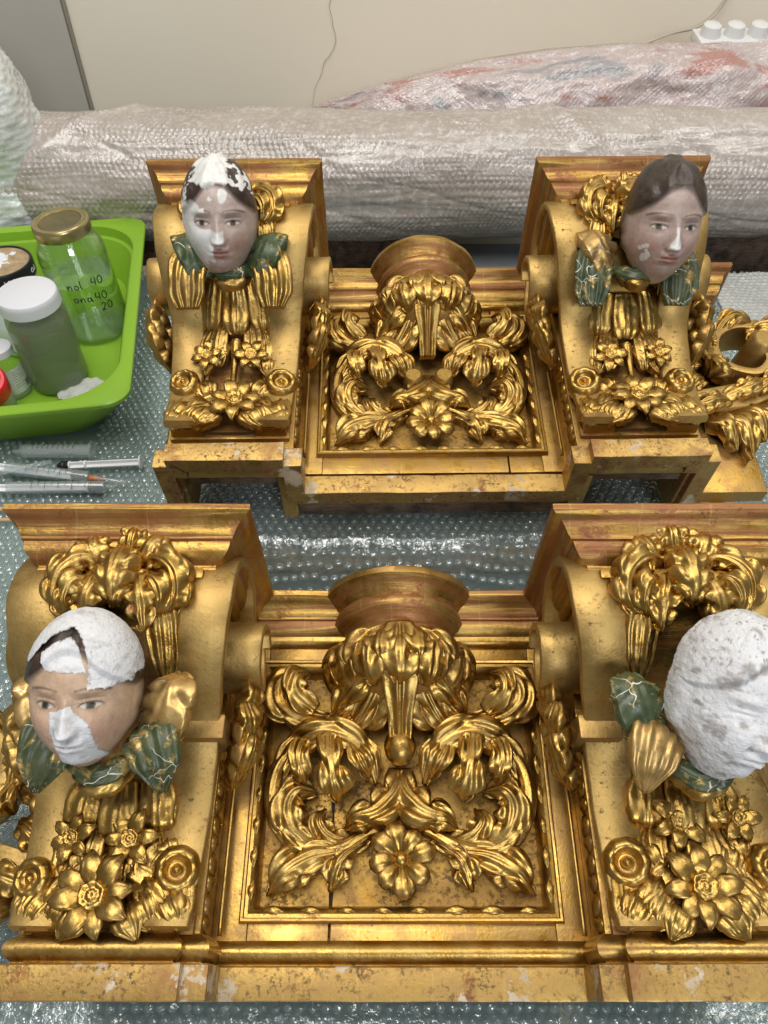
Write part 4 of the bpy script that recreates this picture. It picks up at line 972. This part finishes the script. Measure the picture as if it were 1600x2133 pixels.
# loose pale wrap at the far left end
NU, NV = 110, 90
us = np.linspace(0, 1, NU); vs = np.linspace(0, 2*math.pi, NV, endpoint=False); U, A_ = np.meshgrid(us, vs, indexing='ij')
cz = RZ - .05 + .30*U; cxx = -.700 + .02*U; rr = (.120 - .03*U)*np.sqrt(np.clip(1 - ((U - .15)/.86)**4, 0.0, 1))
q = np.stack([np.cos(A_)*2, np.sin(A_)*2, U*3], -1); rr = rr*(1 + .22*fbm(q, 4)) + bubble_h(A_*.12, U*.3, .0095, .002)
V = np.stack([cxx + rr*np.cos(A_), RY - .02 + rr*np.sin(A_), cz], -1)
lw = thing('loose_wrap', 'crumpled pale bubble wrap bunched at the far left end of the roll', 'bubble wrap', (0, 0, 0))
obj('crumpled_sheet', V.reshape(-1, 3), gfaces(NU, NV, cv=True), roll_mat('pale_wrap', (.56, .58, .55), (.62, .64, .62), (.7, .72, .72)), lw)

# white plastic strip and cable at the upper right
p0 = uny(1548, 62, 1.62)
ws = thing('plastic_tray', 'small white ribbed plastic tray on top of the reddish bundle', 'plastic tray', tuple(float(c) for c in p0), (.1, 0, .05))
WP = plain('white_plastic', (.70, .70, .69), .35)
box('tray_base', (-.085, .11, -.03, .03, -.026, -.008), WP, ws, .004)
for k in range(4):
    V, Fs = lathe([(0, .012), (.012, .012), (.016, .009), (.019, -.009)], 20); obj('tray_well', V*[1.0, 1.1, 1], Fs, WP, ws, True, 40, mw=Matrix.Translation((-.06 + k*.045, 0, 0)))
P = [uny(u, v, y) for u, v, y in ((1330, 96, 1.60), (1400, 70, 1.68), (1450, 58, 1.76), (1490, 30, 1.785), (1525, -20, 1.79))]
V, Fs = tube(P, .0022, 40, 6); tag(obj('cable', V, Fs, plain('cream_cable', (.5, .45, .36), .5)), 'thin cream cable running up the wall above the reddish bundle', 'cable')

# ------------------------------------------------------------------ green tray and what stands in it
def rrect(cx, cy, hx, hy, r, n=80):
    P = []; k = n//4
    for i, (sx, sy, a0) in enumerate(((1, 1, 0), (-1, 1, 90), (-1, -1, 180), (1, -1, 270))):
        for q in range(k):
            a = math.radians(a0 + 90*q/(k-1)); P.append((cx + sx*(hx - r) + r*math.cos(a), cy + sy*(hy - r) + r*math.sin(a)))
    return np.array(P)
GREEN = plain('green_plastic', (.23, .43, .028), .38, noise=.03, nscale=8, spec=.45)
tray = thing('green_tray', 'bright green plastic tub holding jars at the left edge of the table', 'tub', (-.572, .994, TZ + .004), (0, 0, math.radians(9)))
hx, hy = .199, .250
L = [(rrect(0, 0, hx - .040, hy - .045, .075), 0.0), (rrect(0, 0, hx - .036, hy - .041, .078), .002), (rrect(0, 0, hx - .003, hy - .003, .045), .070), (rrect(0, 0, hx, hy, .034), .074), (rrect(0, 0, hx, hy, .034), .079), (rrect(0, 0, hx - .0015, hy - .0015, .034), .0805), (rrect(0, 0, hx - .014, hy - .016, .085), .0805), (rrect(0, 0, hx - .017, hy - .019, .085), .079), (rrect(0, 0, hx - .019, hy - .021, .085), .064), (rrect(0, 0, hx - .024, hy - .026, .082), .062), (rrect(0, 0, hx - .044, hy - .049, .070), .008), (rrect(0, 0, hx - .052, hy - .057, .065), .004)]
V = np.concatenate([np.c_[p, np.full(len(p), z)] for p, z in L]); nn = len(L[0][0])
Fs = [tuple(q)[::-1] for q in gfaces(len(L), nn, cv=True)] + [tuple((len(L)-1)*nn + k for k in range(nn)), tuple(range(nn))[::-1]]
obj('tub_body', V, Fs, GREEN, tray, True, 40)
TF = TZ + .0085        # tub floor

GLASS = clear('jar_glass', (.965, .985, .975)); LIQ = clear('clear_solvent', (.90, .96, .90), .02, 1.4)
BRASS = plain('brass_lid', (.45, .37, .17), .30, .85, noise=.12, nscale=60); BRASSD = plain('brass_lid_top', (.24, .205, .10), .42, .8, noise=.15, nscale=40)
WPL = plain('white_lid_plastic', (.66, .67, .71), .45)
INK = plain('black_ink', (.008, .008, .01), .4)
def part_lathe(name, prof, mat, parent, n=56, ang=40, mw=None):
    V, Fs = lathe(prof, n); return obj(name, V, Fs, mat, parent, True, ang, mw=mw)

j1 = thing('glass_jar', 'tall glass jar of clear liquid with a gold lid and handwritten numbers', 'jar', (-.461, 1.050, TF + .002), (0, math.radians(-2.5), 0))
rj = .0500
part_lathe('glass', [(0, .004), (.036, .003), (.044, .0), (.0485, .004), (rj, .011), (rj, .052), (.0494, .054), (rj, .056), (rj, .132), (.0485, .143), (.042, .156), (.0385, .162), (.0385, .180), (.0372, .180), (.0374, .161), (.041, .154), (.0472, .142), (.0487, .131), (.0487, .012), (.046, .0070), (0, .0085)], GLASS, j1)
part_lathe('liquid', [(0, .0090), (.0455, .0090), (.0482, .014), (.0482, .098), (.0475, .0985), (0, .0982)], LIQ, j1, ang=30)
lid = part_lathe('lid', [(0, .1820), (.030, .1820), (.031, .1835), (.0345, .1845), (.0385, .1845), (.0406, .1825), (.0411, .179), (.0411, .168), (.0404, .1665), (.0396, .1670), (.0390, .170)], BRASS, j1, 72)
part_lathe('lid_disc', [(0, .1829), (.008, .1829), (.009, .1825), (.016, .1825), (.017, .1829), (.0295, .1829), (.030, .1823)], BRASSD, lid, 48)
def strokes_on_cyl(parent, cyl_r, ang0, h0, glyphs, sc, mat, th=.0006, slant=0):
    parts = []
    for st, ox, oy in glyphs:
        pts = []
        for x, y in st:
            a = ang0 + (ox + x)*sc/cyl_r; h = h0 + (oy + y)*sc + (ox + x)*sc*slant
            pts.append((math.cos(a)*(cyl_r + .0004), math.sin(a)*(cyl_r + .0004), h))
        parts.append(tube(pts, th, 4*len(pts), 5))
    V, Fs = join(parts); return obj('handwriting', V, Fs, mat, parent)
G = {'4': [[(.15, 1), (.0, .45), (.5, .42)], [(.5, .95), (.42, .0)]], '0': [[(.3, .95), (.02, .6), (.1, .1), (.4, .0), (.62, .4), (.5, .85), (.28, .95)]],
     '2': [[(.0, .8), (.25, 1), (.5, .8), (.3, .4), (.0, .05), (.55, .1)]], 'o': [[(.3, .55), (.05, .4), (.08, .1), (.35, .0), (.5, .3), (.3, .55)]], 'n': [[(0, .5), (.05, 0), (.1, .35), (.3, .5), (.42, .35), (.45, 0)]],
     'l': [[(.05, 1.1), (.0, .3), (.15, 0)]], 'a': [[(.45, .5), (.1, .45), (.05, .1), (.35, .05), (.46, .45), (.5, .05), (.65, .05)]]}
def word(w, x, y): 
    out = []
    for ch in w:
        if ch != ' ': out += [(s, x, y) for s in G[ch]]
        x += .75 if ch != ' ' else .6
    return out
cama = math.atan2(-1.02, .452)
strokes_on_cyl(j1, rj, cama - .42, .100, word('nol', -.2, 0) + word('40', 2.6, .1), .0128, INK, th=.0008, slant=-.05)
strokes_on_cyl(j1, rj, cama - .42, .079, word('ona', 0, 0) + word('40', 2.5, .0), .0128, INK, th=.0008, slant=-.12)
strokes_on_cyl(j1, rj, cama - .42, .056, word('20', 2.8, .1), .0128, INK, th=.0008, slant=-.05)

CLOUD = clear('cloudy_jar_glass', (.74, .80, .68), .06, 1.0, .30, (.34, .38, .26))
j2 = thing('glass_jar', 'jar of cloudy grey-green liquid with a flat white screw lid', 'jar', (-.488, .919, TF), (math.radians(1), 0, 0))
part_lathe('glass', [(0, .002), (.036, .0), (.0405, .004), (.042, .012), (.042, .110), (.0405, .120), (.037, .126), (.037, .142)], CLOUD, j2)
part_lathe('cloudy_liquid', [(0, .006), (.038, .006), (.0405, .014), (.0405, .102), (0, .102)], clear('cloudy_liquid', (.70, .76, .62), .2, .4, .36, (.34, .38, .26)), j2)
part_lathe('lid', [(0, .1535), (.037, .1535), (.0395, .1525), (.0408, .150), (.0412, .146), (.0414, .133), (.0405, .1325), (.0395, .134)], WPL, j2, 72)

j3 = thing('lidded_jar', 'white jar with a black-edged tan lid dusted with white powder', 'jar', (-.560, 1.012, TF))
part_lathe('jar_body', [(0, 0), (.040, 0), (.0435, .004), (.0435, .122), (.040, .128)], plain('white_jar', (.66, .68, .78), .35), j3)
BLK = plain('black_lid_rim', (.010, .010, .012), .3)
part_lathe('lid_rim', [(.0445, .120), (.0460, .121), (.0462, .139), (.0450, .142), (.0425, .1425), (.0415, .141)], BLK, j3, 72)
part_lathe('lid_top', [(0, .1405), (.0418, .1405)], plain('tan_lid', (.46, .33, .19), .35, .3, noise=.3, nscale=90, bump=.4), j3, 72)
ng = 60; U, W = disc_grid(ng); hh = fbm(np.stack([U*3, W*3, U*0 + 3], -1), 4); m = (hh + .25 - .9*(np.hypot(U + .15, W - .1))**2)
V = np.stack([U*.041, W*.041, .1407 + np.clip(m, -.02, .4)*.010 + .0006*fbm(np.stack([U*20, W*20, U*0], -1), 2)], -1).reshape(-1, 3)
Fs = gfaces(ng, ng); Fs = Fs[(m.ravel()[Fs] > 0).any(1)]
obj('powder', V, Fs[:, ::-1], plain('white_powder', (.72, .72, .76), .9, bump=.5, bscale=900), j3)
def text_mesh(s, size, mat, name, parent, mw):
    cu = bpy.data.curves.new(name, 'FONT'); cu.body = s; cu.size = size; cu.align_x = 'CENTER'; cu.align_y = 'CENTER'; cu.extrude = .0002
    t = bpy.data.objects.new(name, cu); COL.objects.link(t); dg = bpy.context.evaluated_depsgraph_get()
    me = bpy.data.meshes.new_from_object(t.evaluated_get(dg)); bpy.data.objects.remove(t); me.materials.clear(); me.materials.append(mat)
    return link(name, me, parent, mw)
WINK = plain('white_ink', (.75, .75, .75), .5)
for ch, ad in (('e', 4), ('s', -5), ('l', -13), ('o', 48), ('r', 57)):
    a = math.atan2(-1.012, .56) + math.radians(ad + 8); f = Vector((math.cos(a), math.sin(a), 0))
    text_mesh(ch, .015, WINK, 'letter', j3, basis(f, (0, 0, -1), tuple(f*.0464 + Vector((0, 0, .130)))))

j4 = thing('small_glass_jar', 'small clear glass jar with a printed white paper label behind the red cap', 'jar', (-.548, .892, TF))
part_lathe('glass', [(0, .003), (.030, .0), (.034, .004), (.0345, .070), (.031, .082), (.027, .088), (.027, .098), (.0262, .098), (.0262, .087), (.030, .081), (.0335, .069), (.033, .006), (0, .006)], GLASS, j4)
a0 = math.atan2(-.87, .562); aa = np.linspace(a0 - 1.0, a0 + 1.25, 40); V = np.concatenate([np.c_[np.cos(aa)*.0349, np.sin(aa)*.0349, np.full(40, h)] for h in (.014, .068)])
obj('paper_label', V, gfaces(2, 40), plain('label_paper', (.62, .63, .62), .6, noise=.08, nscale=120), j4)
def on_label(a, h): return (math.cos(a)*.0352, math.sin(a)*.0352, h)
parts = []
for k in range(7):
    h = .061 - k*.0055; parts.append(tube([on_label(a0 + .1 + .08*i, h) for i in range(3 + int(RNG.randint(4, 9)))], .00035, 16, 4))
for k in range(9): parts.append(tube([on_label(a0 + .78 + .035*k, .020), on_label(a0 + .78 + .035*k, .034)], .0002 + .0003*(k % 3 == 0), 4, 4))
V, Fs = join(parts); obj('label_print', V, Fs, plain('grey_print', (.12, .12, .13), .6), j4)
part_lathe('lid', [(0, .104), (.026, .104), (.0285, .102), (.029, .090), (.0280, .089)], WPL, j4); j4.scale = (.70, .70, .78)
j5 = thing('red_capped_bottle', 'small bottle with a bright red screw cap at the front of the tub', 'bottle', (-.558, .846, TF + .006), (math.radians(20), math.radians(14), 0))
part_lathe('bottle_body', [(0, 0), (.024, 0), (.027, .004), (.027, .050), (.022, .058), (.022, .066)], plain('grey_bottle', (.35, .35, .33), .4), j5)
RED = plain('red_plastic', (.62, .012, .022), .33)
part_lathe('cap', [(0, .0815), (.0165, .0815), (.0172, .0800), (.0205, .0800), (.0215, .0825), (.0250, .0825), (.0275, .0800), (.0282, .076), (.0285, .054), (.0270, .0535)], RED, j5, 64)
# cotton scrap
ng = 46; U, W = disc_grid(ng); rr = 1 + .25*fbm(np.stack([U*2.5, W*2.5, U*0 + 8], -1), 3) 
V = np.stack([U*.032*rr, W*.020*rr, .006 + .006*fbm(np.stack([U*2, W*2, U*0], -1), 3) + .006*(1 - U*U - W*W)], -1); V2 = V*[1, 1, 0] + [0, 0, .0005]
V = np.concatenate([V.reshape(-1, 3), V2.reshape(-1, 3)]); b = np.concatenate([np.arange(ng), ng*np.arange(1, ng) + ng - 1, (ng*ng - 2) - np.arange(ng - 1), ng*np.arange(ng - 2, 0, -1)])
Fs = np.concatenate([gfaces(ng, ng)[:, ::-1], gfaces(ng, ng) + ng*ng, np.stack([b, np.roll(b, -1), np.roll(b, -1) + ng*ng, b + ng*ng], -1)])
tag(obj('cotton_scrap', V, Fs, plain('cotton', (.52, .54, .52), .95, bump=.8, bscale=500), mw=Matrix.Translation((-.450, .888, TF + .0005)) @ Matrix.Rotation(.6, 4, 'Z')), 'torn scrap of white cotton lying on the tub floor by the cloudy jar', 'cotton scrap')

# ------------------------------------------------------------------ syringes and sticks
SYR = clear('syringe_barrel', (.96, .975, .975), .06, 1.2, .15, (.72, .78, .78)); PLW = plain('white_plunger', (.84, .85, .86), .4); RUB = plain('black_rubber', (.012, .012, .014), .45)
def alongX(V): return np.stack([V[:, 2], V[:, 0], V[:, 1]], -1)
def lx(name, prof, mat, parent, n=24, ang=40):
    V, Fs = lathe(prof, n); return obj(name, alongX(V), Fs, mat, parent, True, ang)
def syringe(label, x, y, z, rz, L=.085, r=.0085, pull=.03, barrel=True, plunger=True, needle=None, ry=0):
    s = thing('syringe', label, 'syringe', (x, y, z), (0, ry, rz), 'syringes by the tub')
    if barrel:
        lx('barrel', [(0, L + .012), (.0022, L + .012), (.0024, L + .001), (r*.9, L), (r, L - .003), (r, .002), (r*1.55, .0015), (r*1.55, 0), (r*.92, 0), (r*.92, L - .004), (.0018, L - .001)], SYR, s)
        parts = []
        for k in range(9):
            aa = np.linspace(1.1, 1.1 + (.9 if k % 2 else 1.4), 6); parts.append(tube([(L*.25 + k*L*.07, math.cos(a)*(r + .0002), math.sin(a)*(r + .0002)) for a in aa], .0003, 8, 4))
        V, Fs = join(parts); obj('scale_marks', V, Fs, INK, s)
    if plunger:
        e = L - .012 - (0 if barrel else 0)
        x0 = -pull; 
        lx('stopper', [(0, e + .008), (r*.4, e + .006), (r*.88, e), (r*.88, e - .003), (r*.78, e - .004), (r*.88, e - .005), (r*.88, e - .009), (0, e - .009)], RUB, s)
        b1 = boxm(x0, e - .0092, -r*.75, r*.75, -.0009, .0009); b2 = boxm(x0, e - .0092, -.0009, .0009, -r*.72, r*.72); d = lathe([(0, e - .0093), (r*.8, e - .0093), (r*.8, e - .011), (0, e - .011)], 20); d2 = lathe([(0, e - .030), (r*.8, e - .030), (r*.8, e - .032), (0, e - .032)], 20)
        V, Fs = join([b1, b2, (alongX(d[0]), d[1]), (alongX(d2[0]), d2[1])]); obj('plunger_rod', V, Fs, PLW, s, True, 35)
        lx('thumb_rest', [(0, x0 - .002), (r*1.15, x0 - .002), (r*1.25, x0 - .001), (r*1.15, x0 + .0003), (0, x0 + .0003)], PLW, s)
    if needle:
        lx('needle_hub', [(0, L + .022), (.0020, L + .022), (.0030, L + .012), (.0038, L + .006), (.0038, L + .0015)], needle, s, 16)
        lx('needle_cap', [(.0018, L + .052), (.0026, L + .051), (.0032, L + .018), (.0042, L + .008)], SYR, s, 16)
    return s
ZT = TZ + .0065
syringe('empty clear syringe barrel lying against the front of the green tub', -.398, .757, ZT + .0085, math.radians(180), L=.098, r=.0095, plunger=False)
syringe('bare white syringe plunger with a black rubber tip, pulled from its barrel', -.330, .737, ZT + .0075, math.radians(184), L=.115, r=.0078, pull=.0, barrel=False)
syringe('syringe with an orange needle hub and clear cap, middle of the heap', -.500, .722, ZT + .0105, math.radians(-9), L=.112, r=.0085, pull=.03, needle=plain('orange_hub', (.55, .15, .03), .4))
syringe('syringe nearest the gilded cornice, with a black rubber tip', -.490, .688, ZT + .0085, math.radians(1), L=.125, r=.0080, pull=.02)
nd = tag(obj('needle_cap', *tube([(-.54, .693, TZ + .026), (-.44, .722, TZ + .030)], [.004, .0028], 6, 12), SYR), 'loose clear needle cap lying across the syringes at the left edge', 'needle cap')
WST = plain('pale_stick_wood', (.50, .36, .21), .6, noise=.15, nscale=60)
for k, (yy, lab) in enumerate(((.655, 'pale round wooden stick at the left edge, the farther of two'), (.637, 'pale round wooden stick at the left edge, the nearer of two'))):
    V, Fs = tube([(-.70, yy, TZ + .0085), (-.425, yy + .002, TZ + .0085)], [.0030, .0030, .0027], 10, 12); tag(obj('wooden_stick', V, Fs, WST, None, True, 50), lab, 'stick', 'wooden sticks')

# foam slab under the wrap, and a foam wedge that lifts the top of the rear panel
FOAM = plain('grey_foam', (.30, .33, .33), .9, bump=.5, bscale=300)
V, Fs = boxm(-.225, .330, .560, .905, TZ + .0006, TZ + .1165, .006); tag(obj('foam_board', V, Fs, FOAM, None, True, 40), 'flat grey foam board under the bubble wrap that raises the rear panel', 'foam board')
V, Fs = boxm(-.07, .17, .72, .80, TZ + .124, TZ + .152, .003); tag(obj('foam_strip', V, Fs, FOAM, None, True, 40), 'foam strip behind the rear panel that keeps it tilted', 'foam strip')
nx, ny = 130, 70
gx, gy = np.meshgrid(np.linspace(.56, .92, nx), np.linspace(1.05, 1.205, ny), indexing='ij')
zt_ = .012 + .006*np.abs(fbm(np.stack([gx*9, gy*9, gx*0], -1), 3)) + bubble_h(gx, gy, .0105, .003)
V = np.concatenate([np.stack([gx, gy, zt_], -1).reshape(-1, 3), np.stack([gx, gy, gx*0 + .0045], -1).reshape(-1, 3)])
b = np.concatenate([np.arange(ny), ny*np.arange(1, nx) + ny - 1, (nx*ny - 2) - np.arange(ny - 1), ny*np.arange(nx - 2, 0, -1)])
Fs = np.concatenate([gfaces(nx, ny), gfaces(nx, ny)[:, ::-1] + nx*ny, np.stack([b, b + nx*ny, np.roll(b, -1) + nx*ny, np.roll(b, -1)], -1)])
tag(obj('folded_wrap', V, Fs, roll_mat('folded_wrap_plastic', (.36, .37, .35), (.42, .43, .42), (.5, .51, .51)), mw=Matrix.Translation((0, 0, TZ))), 'folded pale bubble wrap on the far right corner of the table', 'bubble wrap')
